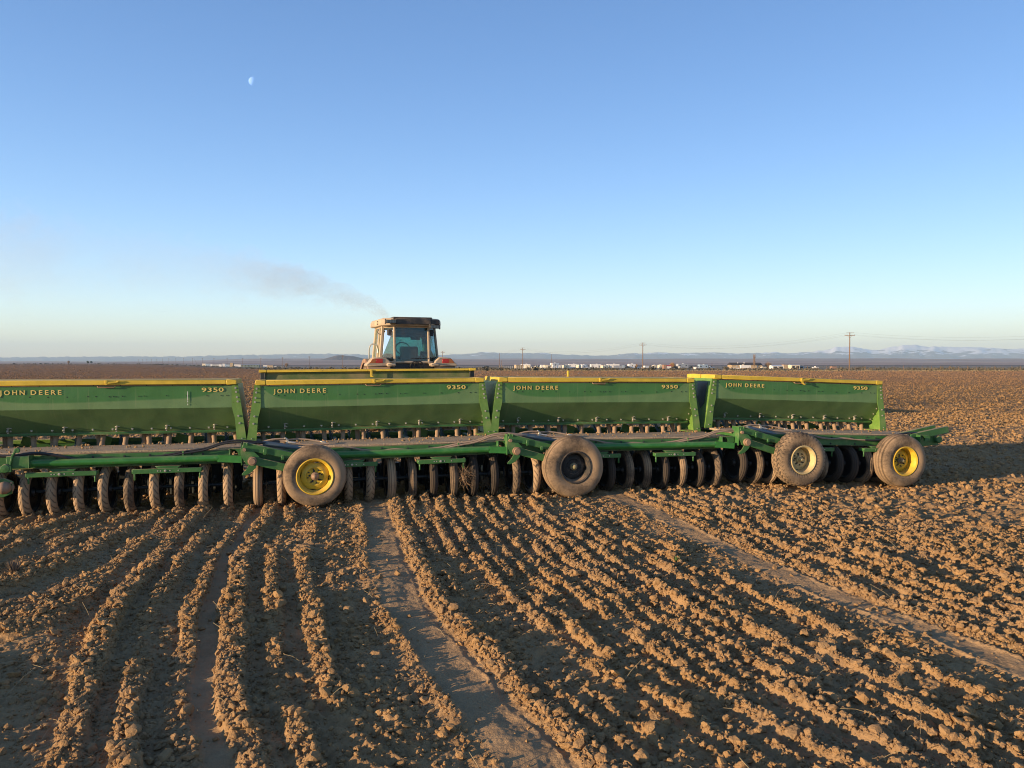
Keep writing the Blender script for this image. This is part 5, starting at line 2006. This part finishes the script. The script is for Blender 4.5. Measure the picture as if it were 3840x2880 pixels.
shed(1931, 1956, 2.3, 'tan canopy wall with a pale rounded top beside the first utility pole', 'tan_wall', 436, 'white', 20, deep=3, cat='building')
trailer(1953, 1989, 2.9, 'long white camper right behind the tan canopy at the left end', 'white', 442, 'travel')
trailer(1968, 1988, 2.3, 'small cream camper in front of the long white one at left', 'cream', 426, 'travel')
car(1995, 2030, 'dark teal pickup truck between cream campers at the left of the lot', 'teal_car', 442)
car(1997, 2018, 'cream pickup truck parked in front of the teal one', 'cream', 425, h=1.7)
trailer(2027, 2040, 2.4, 'narrow white camper seen end on next to the yellow box', 'white', 436, 'cargo')
shed(2040, 2052, 2.2, 'pale yellow box shed standing left of a white canopy', 'cream', 430)
shed(2052, 2064, 2.1, 'white canopy roof over a dark opening beside the yellow box', 'greyw', 436, 'white', openings=1)
trailer(2065, 2094, 3.4, 'tall white motorhome with a bluish shaded side, tallest in the lot', 'white', 430, 'motor', 24, -1)
trailer(2096, 2111, 2.2, 'low grey camper just right of the tall motorhome', 'greyw', 444, 'travel')
trailer(2110, 2134, 2.3, 'short camper with a cream end and grey side', 'cream', 436, 'travel', 22)
trailer(2130, 2166, 2.9, 'long white camper with a rounded roof, left of the middle of the lot', 'white', 450, 'travel')
trailer(2163, 2177, 2.2, 'cream camper end tucked against the long rounded camper', 'cream', 432, 'travel', 30)
trailer(2177, 2201, 2.6, 'white camper with a shaded blue side in the middle of the lot', 'white', 438, 'travel', 25)
trailer(2213, 2254, 2.8, 'white fifth wheel camper behind the silver car', 'white', 446, 'fifth')
car(2205, 2218, 'silver car parked in front of the white fifth wheel', 'silver', 424, 'car', h=1.5)
trailer(2254, 2279, 2.1, 'yellowish cream camper between two white fifth wheels', 'cream', 434, 'travel', 26)
trailer(2274, 2322, 2.9, 'longest white fifth wheel camper, high above the grey trailer', 'white', 452, 'fifth', 8, -1)
trailer(2296, 2333, 2.0, 'low grey cargo trailer with a cream end', 'greyw', 428, 'cargo', 14)
trailer(2333, 2341, 2.1, 'dark end of a narrow trailer beside the grey cargo trailer', 'bluegrey', 436, 'cargo')
car(2340, 2359, 'dark pickup truck left of the camper with a white roof cab', 'darkcar', 436)
trailer(2355, 2382, 2.9, 'motorhome with white overcab and dark windows left of the pole', 'white', 438, 'motor', 14, 1)
car(2392, 2409, 'small white car standing alone left of the pole', 'white', 440, 'car', h=1.6)
trailer(2412, 2446, 1.9, 'white cargo trailer directly right of the tall pole', 'white', 428, 'cargo', 20)
trailer(2446, 2460, 2.2, 'cream camper behind the white cargo trailer by the pole', 'cream', 440, 'travel', 20)
trailer(2468, 2483, 2.4, 'tall cream camper standing alone, left of the brown shed', 'cream', 434, 'travel', 16)
shed(2486, 2496, 2.3, 'narrow pinkish brown shed in front of the orange bush', 'brown_wall', 424)
shed(2498, 2514, 1.7, 'small white stall under a red canopy', 'white', 436, 'red_roof', gable=0.6)
car(2518, 2538, 'dark pickup truck right of the red canopy', 'darkcar', 438, h=1.5)
trailer(2536, 2580, 3.0, 'white and dark grey fifth wheel camper right of the orange bush', 'greyw', 434, 'fifth', 18, -1)
car(2580, 2598, 'dark truck partly behind the grey fifth wheel', 'darkcar', 446)
shed(2604, 2609, 1.0, 'tiny white box on the dry grass between camper and motorhome', 'white', 432)
trailer(2618, 2653, 2.6, 'motorhome with cream nose and dark blue grey side', 'bluegrey', 434, 'motor', 12, -1)
car(2652, 2675, 'white pickup truck with brown cab behind the motorhome', 'white', 438)

# farmhouse
d = 560
o, w = place('farmhouse', 2734, 2851, d, 'long tan farmhouse with a dark shingle roof beside the poplar', 'house', None, 5)
b = MB()
b.box2((-w / 2, -4, -0.4), (w / 2, 4, 2.75))
b.build('wall', M['tan_wall'], o)
b = MB()
b.prism([(-4.5, 2.70), (0, 4.45), (4.5, 2.70)], -w / 2 - 0.4, w / 2 + 0.4)
rf = b.build('roof', M['roof_dark'], o)
for x, h in ((-5.7, 0.9), (-1.0, 1.3)):
    b = MB()
    b.box((x, -1.2, 4.1), (0.45, 0.45, h))
    b.build('chimney', M['white'], rf)
for x in (-7.6, -4.3, 2.2, 7.8):
    b = MB()
    b.box((x, -4.01, 1.7), (1.1, 0.06, 1.0))
    wdw = b.build('window', M['white'], o)
    b = MB()
    b.box((x, -4.05, 1.7), (0.9, 0.04, 0.8))
    b.build('pane', M['greyw'], wdw)
b = MB()
b.box((-3.0, -4.4, 2.2), (1.4, 0.8, 1.8))
b.build('porch', M['cream'], o)
trailer(2775, 2814, 2.45, 'white cargo trailer parked before the farmhouse', 'white', 520, 'cargo', 6)
b = MB()
b.box((0, 0, 0.45), (8.0, 2.2, 0.5))
o = b.build('flatbed_trailer', M['white'], None, 0.03)
o.location = (ray_x(2752, 500), 500, ground_z(ray_x(2752, 500), 500))
tag(o, 'low white flatbed trailer lying left of the white cargo trailer', 'trailer')
car(2852, 2874, 'pale car parked right of the farmhouse', 'cream', 530, 'car')
shed(2889, 2934, 2.0, 'white open shed with dark bays right of the bare bush', 'white', 540, 'white', 8, 2, 5, 0.5, 'building')
shed(2934, 2953, 2.8, 'tan shed with a flat roof between the open shed and garage', 'tan_wall', 540, 'brown_wall', 10)
shed(2960, 2993, 2.5, 'cream garage with two tan doors and a small roof vent', 'cream', 535, 'white', 8, 2, 5, 0.3, 'building')
shed(2991, 3010, 2.0, 'grey lean-to attached to the cream garage', 'bluegrey', 540, 'greyw', 8, 1)
car(3016, 3042, 'dark farm implement lying between garage and white pickup', 'darkcar', 535, 'car', h=1.5)
car(3045, 3068, 'white pickup truck standing right of the garage', 'white', 535)
shed(3115, 3130, 1.6, 'small brown hut alone at the far right of the farm', 'brown_wall', 530)
car(1810, 1842, 'rusty old farm machine left of the lot fence', 'darkcar', 300, 'car', h=1.6)

# storage buildings far left
sd = 760
for (p0, p1, h, mat, lab, kind) in (
        (761, 773, 2.3, 'cream', 'cream container, first at the left of the storage row', 0),
        (773, 788, 2.2, 'bluegrey', 'blue grey container next to the cream one', 0),
        (789, 798, 2.0, 'white', 'small white container right of the blue grey one', 0),
        (799, 823, 2.0, 'greyw', 'long grey storage building in the middle of the row', 0),
        (824, 833, 2.0, 'white', 'white container with a bluish side beyond the grey building', 0),
        (836, 845, 2.8, 'white', 'bright white tall container under the dish', 0),
        (847, 863, 2.1, 'bluegrey', 'blue grey container left of the tan tower', 0),
        (865, 876, 3.8, 'tan_wall', 'tall tan tower like building in the storage row', 0),
        (881, 906, 2.4, 'white', 'white building with a light blue side right of the tan tower', 0),
        (906, 972, 2.4, 'green_wall', 'very long low grey green building with small windows', 6),
        (989, 1003, 2.1, 'white', 'white tank container right of the long green building', 0),
        (1004, 1025, 2.0, 'tan_wall', 'tan low building at the right end of the storage row', 0)):
    shed(p0, p1, h, lab, mat, sd + random.uniform(-10, 10), 'greyw' if kind else None, 8, 0, 4, 0.4 if kind else 0, 'container' if not kind else 'building', kind)
car(1028, 1042, 'white truck parked right of the tan low building', 'white', 750)
car(1043, 1053, 'white van beside the bare tree at the storage row', 'cream', 750, 'car')

# ------------------------------------------------------------------ lot fence and field fence
def fence(px0, px1, d, n, label, h, mat, wires=3):
    xs = np.linspace(ray_x(px0, d), ray_x(px1, d), n)
    o = empty('fence', (0, 0, 0))
    tag(o, label, 'fence')
    rows = [[] for _ in range(wires)]
    for x in xs:
        dd = d + 2 * math.sin(x * 0.05)
        gz = ground_z(x, dd)
        b = MB()
        b.tube([(0, 0, -0.3), (0.02, 0, h * random.uniform(0.85, 1.1))], 0.055, 6)
        b.build('post', M[mat], o, loc=(x, dd, gz))
        for k in range(wires):
            rows[k].append((x, dd, gz + h * (0.35 + 0.28 * k)))
    for P in rows:
        b = MB()
        b.tube(P, 0.006, 4, False)
        b.build('wire', M['steel_blue'], o)
fence(1872, 2110, 395, 34, 'row of pale fence posts along the front of the camper lot', 1.9, 'white')
fence(2160, 2730, 372, 26, 'low wooden wire fence between the ploughed field and the campers', 1.3, 'pole_wood')
fence(2740, 3900, 196, 34, 'wire fence of thin posts along the far right edge of the field', 1.25, 'pole_wood')

# ------------------------------------------------------------------ vegetation
def leaf_mat(name, c0, c1):
    t = NT(name)
    t.set(t.mix(t.noise(1.5, 4), c0, c1), 0.9, 0, 0.1)
    return t.mat
M['twig'] = leaf_mat('bare_twigs', (0.23, 0.15, 0.09), (0.33, 0.22, 0.13))
M['twig_orange'] = leaf_mat('orange_twigs', (0.36, 0.20, 0.08), (0.46, 0.27, 0.11))
M['twig_grey'] = leaf_mat('grey_twigs', (0.15, 0.115, 0.085), (0.24, 0.18, 0.13))
M['ever'] = leaf_mat('evergreen_needles', (0.03, 0.05, 0.028), (0.06, 0.08, 0.045))
M['sage'] = leaf_mat('sagebrush_leaves', (0.085, 0.075, 0.055), (0.19, 0.165, 0.115))
M['straw'] = leaf_mat('dry_grass', (0.27, 0.20, 0.115), (0.42, 0.32, 0.18))
M['grass'] = leaf_mat('green_grass', (0.06, 0.12, 0.03), (0.12, 0.19, 0.06))

def branchy(name, px, d, h, w, label, cat, mat, n=240, upright=False, tw=0.03):
    """bare crown of many thin upright twigs over a short trunk"""
    x = ray_x(px, d)
    o = empty(name, (x, d, ground_z(x, d)))
    tag(o, label, cat)
    b = MB()
    b.tube([(0, 0, -0.2), (0.05, 0, h * 0.25), (0, 0.05, h * (0.8 if upright else 0.45))], [0.2, 0.14, 0.05], 7)
    b.build('trunk', M[mat], o)
    b = MB()
    for k in range(n):
        z0 = h * random.uniform(0.08, 0.75) if upright else h * random.uniform(0.1, 0.4)
        an = random.uniform(0, 6.28)
        if upright:
            r0, r1 = random.uniform(0, 0.1), random.uniform(0.15, 0.5) * w
            z1 = min(h, z0 + h * random.uniform(0.15, 0.35))
        else:
            r0, r1 = random.uniform(0, 0.15) * w, random.uniform(0.1, 0.5) * w
            z1 = h * (0.45 + 0.55 * math.sqrt(max(0, 1 - (2 * r1 / w) ** 2))) * random.uniform(0.7, 1.0)
        p = Vector((math.cos(an) * r0, math.sin(an) * r0, z0))
        q = Vector((math.cos(an) * r1, math.sin(an) * r1, z1))
        m = p.lerp(q, 0.55) + Vector((random.uniform(-.1, .1) * w, random.uniform(-.1, .1) * w, 0))
        b.tube([p, m, q], [tw, tw * 0.7, tw * 0.3], 3, False)
        for _ in range(2):
            q2 = m + Vector((random.uniform(-.12, .12) * w, random.uniform(-.12, .12) * w, random.uniform(.05, .2) * h))
            b.tube([m, q2], [tw * 0.6, tw * 0.2], 3, False)
    b.build('crown', M[mat], o, flat=True)
branchy('poplar_tree', 2828, 555, 10.6, 2.7, 'tall bare poplar tree rising in front of the farmhouse', 'tree', 'twig', 150, True, 0.03)
branchy('bare_tree', 2880, 560, 5.6, 6.2, 'low bare tree right of the farmhouse', 'tree', 'twig', 260, False, 0.04)
branchy('bare_tree', 2521, 455, 4.2, 4.4, 'orange tinted leafless bush among the parked campers', 'bush', 'twig_orange', 300, False, 0.04)
branchy('bare_tree', 2386, 470, 3.4, 2.6, 'small orange leafless bush behind the white motorhome', 'bush', 'twig_orange', 160, False, 0.03)
branchy('bare_tree', 1075, 740, 5.0, 4.5, 'bare reddish tree at the right end of the storage buildings', 'tree', 'twig', 200, False, 0.05)
branchy('bare_tree', 258, 980, 5.0, 3.6, 'lone bare pinkish tree on the far left horizon', 'tree', 'twig', 240, False, 0.06)

def clump(b, c, r, n, size):
    for _ in range(n):
        v = Vector((random.gauss(0, 1), random.gauss(0, 1), random.gauss(0, 1))).normalized() * r * random.uniform(0.5, 1)
        p = Vector(c) + Vector((v.x, v.y, v.z * 0.8))
        a1 = Vector((random.gauss(0, 1), random.gauss(0, 1), random.gauss(0, 1))).normalized() * size
        a2 = Vector((random.gauss(0, 1), random.gauss(0, 1), random.gauss(0, 1))).normalized() * size
        b.add([p - a1, p + a2, p + a1, p - a2], [(0, 1, 2, 3)])
for px, lab in ((330, 'left one of a pair of dark evergreen trees at the far left'), (343, 'right one of a pair of dark evergreen trees at the far left')):
    d = 950
    x = ray_x(px, d)
    o = empty('evergreen_tree', (x, d, ground_z(x, d)))
    tag(o, lab, 'tree', None)
    b = MB()
    b.tube([(0, 0, -0.2), (0, 0, 2.2)], [0.2, 0.12], 7)
    b.build('trunk', M['pole_wood'], o)
    b = MB()
    for _ in range(12):
        clump(b, (random.uniform(-1.2, 1.2), random.uniform(-1, 1), random.uniform(1.5, 3.6)), 0.7, 60, 0.22)
    b.build('crown', M['ever'], o, flat=True)
for px, d, w, lab in ((175, 960, 3.5, 'low dark bush at the far left horizon'), (372, 940, 4.5, 'wide low bush right of the two evergreens'), (1048, 700, 4, 'dark bush in front of the white van')):
    x = ray_x(px, d)
    b = MB()
    for _ in range(9):
        clump(b, (random.uniform(-.5, .5) * w, random.uniform(-1, 1), random.uniform(0.3, 1.3)), 0.6, 40, 0.2)
    o = b.build('bush', M['sage'], None, flat=True)
    o.location = (x, d, ground_z(x, d))
    tag(o, lab, 'bush')

# sagebrush and dry grass: nobody could count it
brush = bpy.data.collections.new('brush_sources')
for k in range(5):
    b = MB()
    for _ in range(5):
        clump(b, (random.uniform(-.5, .5), random.uniform(-.5, .5), random.uniform(0.2, 0.6)), 0.42, 16, 0.2)
    me = b.mesh('brush', flat=True)
    me.materials.append(M['sage'])
    brush.objects.link(bpy.data.objects.new('brush_source', me))
g = np.random.default_rng(5)
n = 9000
D_ = np.exp(g.uniform(math.log(188), math.log(900), n))
A_ = g.uniform(-300, 4200, n)
X_ = (A_ - CX) / F_PX * D_
ok = (D_ > field_edge(X_, D_) + 4) & (g.uniform(0, 1, n) < 0.25 + 0.75 * smooth(0.4, 0.6, fbm(X_ * 0.03, D_ * 0.02, 3, 50))) & ~((A_ > 1900) & (A_ < 3150) & (D_ > 380) & (D_ < 600) & (g.uniform(0, 1, n) < 0.85))
pts = np.stack([X_[ok], D_[ok], large(X_[ok], D_[ok])], 1)
tag(scatter_stuff('sagebrush', pts, np.exp(g.normal(math.log(0.55), 0.35, len(pts))), brush), 'low grey brown sagebrush dotted over the dry plain', 'sagebrush')

grass_src = bpy.data.collections.new('grass_sources')
for k in range(4):
    b = MB()
    for _ in range(26):
        an, r0 = random.uniform(0, 6.28), random.uniform(0, 0.25)
        p = Vector((math.cos(an) * r0, math.sin(an) * r0, 0))
        q = p + Vector((random.uniform(-.25, .25), random.uniform(-.25, .25), random.uniform(0.4, 1.0)))
        sd_ = Vector((random.uniform(-1, 1), random.uniform(-1, 1), 0)).normalized() * 0.022
        b.add([p - sd_, p + sd_, q], [(0, 1, 2)])
    me = b.mesh('tuft', flat=True)
    me.materials.append(M['straw'])
    grass_src.objects.link(bpy.data.objects.new('tuft_source', me))
n = 7000
A_ = g.uniform(800, 4300, n)
D_ = 187 + np.abs(g.normal(0, 6, n))
X_ = (A_ - CX) / F_PX * D_
D_ = D_ + field_edge(X_, D_) - 186
ok = D_ < 260
pts = np.stack([X_[ok], D_[ok], large(X_[ok], D_[ok]) - 0.02], 1)
tag(scatter_stuff('dry_grass', pts, np.exp(g.normal(math.log(0.27), 0.4, len(pts))), grass_src), 'strip of dry yellow grass along the far edge of the field', 'grass')

# straw bits and twigs lying on the soil
b = MB()
for _ in range(620):
    r_ = math.sqrt(random.uniform(2.9 ** 2, 9.5 ** 2))
    an = R(random.uniform(-36, 36))
    x, y = r_ * math.sin(an), r_ * math.cos(an)
    z = float(height([x], [y])[0])
    L = random.uniform(0.025, 0.10) if random.random() < 0.85 else random.uniform(0.1, 0.2)
    a_ = random.uniform(0, 6.28)
    dv = Vector((math.cos(a_), math.sin(a_), random.uniform(-0.1, 0.9))) * L
    p = Vector((x, y, z))
    b.tube([p, p + dv * 0.5 + Vector((0, 0, 0.01)), p + dv], 0.0013, 3, False)
o = b.build('straw_bits', M['straw'], None, flat=True)
tag(o, 'scattered bits of pale straw and twig lying on the soil', 'straw', None, 'stuff')

def sprig(px, py, label, mat, n, h):
    d = CAM_Z * F_PX / (py - HY)
    x = ray_x(px, d)
    z = float(height([x], [d])[0])
    b = MB()
    for _ in range(n):
        a_ = random.uniform(0, 6.28)
        q = Vector((math.cos(a_) * h * random.uniform(.1, .6), math.sin(a_) * h * random.uniform(.1, .6), h * random.uniform(.4, 1)))
        sd_ = Vector((math.sin(a_), -math.cos(a_), 0)) * 0.003
        b.add([-sd_, sd_, q * 0.6 + sd_, q, q * 0.6 - sd_], [(0, 1, 2, 3, 4)])
    o = b.build('grass_tuft', M[mat], None, flat=True)
    o.location = (x, d, z - 0.01)
    tag(o, label, 'grass tuft')
sprig(2540, 2135, 'small green grass tuft between two furrows right of centre', 'grass', 30, 0.07)
sprig(185, 1940, 'dry weed tuft at the foot of the leftmost press wheels', 'straw', 60, 0.13)
sprig(40, 2175, 'dark root clump half buried at the left edge of the furrows', 'twig_grey', 120, 0.14)
sprig(3080, 1945, 'sparse yellow weed among the clods in front of the right drill', 'straw', 24, 0.09)

# tumbleweeds caught under the drills
def tumbleweed(s, v, z, r, n, label, zs=1.3):
    u = Vector((math.cos(R(ROW)), math.sin(R(ROW)), 0))
    nn = Vector((-math.sin(R(ROW)), math.cos(R(ROW)), 0))
    c = Vector((-3.31, 10.08, 0)) + u * s + nn * v + Vector((0, 0, z))
    b = MB()
    for _ in range(n):
        p = Vector((random.gauss(0, 1), random.gauss(0, 1), random.gauss(0, 1))).normalized() * r * random.uniform(0.0, 0.6)
        P = [p]
        dv = Vector((random.gauss(0, 1), random.gauss(0, 1), random.gauss(-0.3, 1))).normalized()
        for _k in range(4):
            dv = (dv + Vector((random.gauss(0, .5), random.gauss(0, .5), random.gauss(0, .5)))).normalized()
            P.append(P[-1] + dv * r * 0.22)
        b.tube([Vector((q.x, q.y, q.z * zs)) for q in P], [0.0028, 0.0024, 0.002, 0.0016, 0.001], 3, False)
    o = b.build('tumbleweed', M['twig'], None, flat=True)
    o.location = c
    tag(o, label, 'tumbleweed', 'tumbleweeds caught under the drills')
tumbleweed(2.55, -0.86, 0.32, 0.15, 170, 'large brown tumbleweed hanging below the bar among dark ribbed tyres')
tumbleweed(0.17, -0.66, 0.14, 0.16, 110, 'sparse tumbleweed caught left of the yellow rimmed wheel', 1.2)
tumbleweed(3.62, -0.72, 0.30, 0.13, 160, 'dense tumbleweed jammed left of the brown rimmed wheel', 1.6)
tumbleweed(2.92, -0.62, 0.20, 0.13, 70, 'faint tumbleweed in the shade right of the large one')

# ------------------------------------------------------------------ moon
moon_d = 20000.0
pitch = R(-1.48)
v = Vector(((948.5 - 1920) / 2900, 1.0, -(305 - 1440) / 2900))
v = Vector((v.x, v.y * math.cos(pitch) - v.z * math.sin(pitch), v.y * math.sin(pitch) + v.z * math.cos(pitch)))
v.normalize()
t = NT('moon_surface')
tr = t.new('ShaderNodeBsdfTransparent')
df = t.new('ShaderNodeBsdfDiffuse')
n = t.noise(1.4, 3, 0.5)
t.l.new(t.mix(t.ramp(n, 0.42, 0.6), (0.17, 0.24, 0.40), (0.08, 0.12, 0.22)), df.inputs[0])
ad = t.new('ShaderNodeAddShader')
t.l.new(tr.outputs[0], ad.inputs[0])
t.l.new(df.outputs[0], ad.inputs[1])
t.l.new(ad.outputs[0], t.out.inputs['Surface'])
b = MB()
vs, fs = ico(4)
rm = moon_d * 0.00455 * 1.05
# only the sunlit half shows against the sky
sx = Vector((-math.cos(R(29)), -math.sin(R(29)), 0.1)).normalized()
lit = [f for f in fs if sum(Vector(vs[i]).dot(sx) for i in f) / 3 > -0.01]
b.add((vs * rm).tolist(), lit)
o = b.build('moon', t.mat, sharp=180)
o.location = Vector((0, 0, CAM_Z)) + v * moon_d
tag(o, 'pale half moon in the blue sky, lit on its left side', 'moon')

# ------------------------------------------------------------------ haze
HAZE = 1.08e-4
b = MB()
b.box2((-14000, -800, -6), (14000, 12600, 330))
hm = bpy.data.materials.new('haze')
hm.use_nodes = True
hn, hl = hm.node_tree.nodes, hm.node_tree.links
hn.remove(hn['Principled BSDF'])
pv = hn.new('ShaderNodeVolumePrincipled')
pv.inputs['Color'].default_value = (0.60, 0.82, 1.0, 1)
pv.inputs['Density'].default_value = HAZE
hl.new(pv.outputs[0], hn['Material Output'].inputs['Volume'])
hz = b.build('haze', hm)
hz['kind'] = 'stuff'
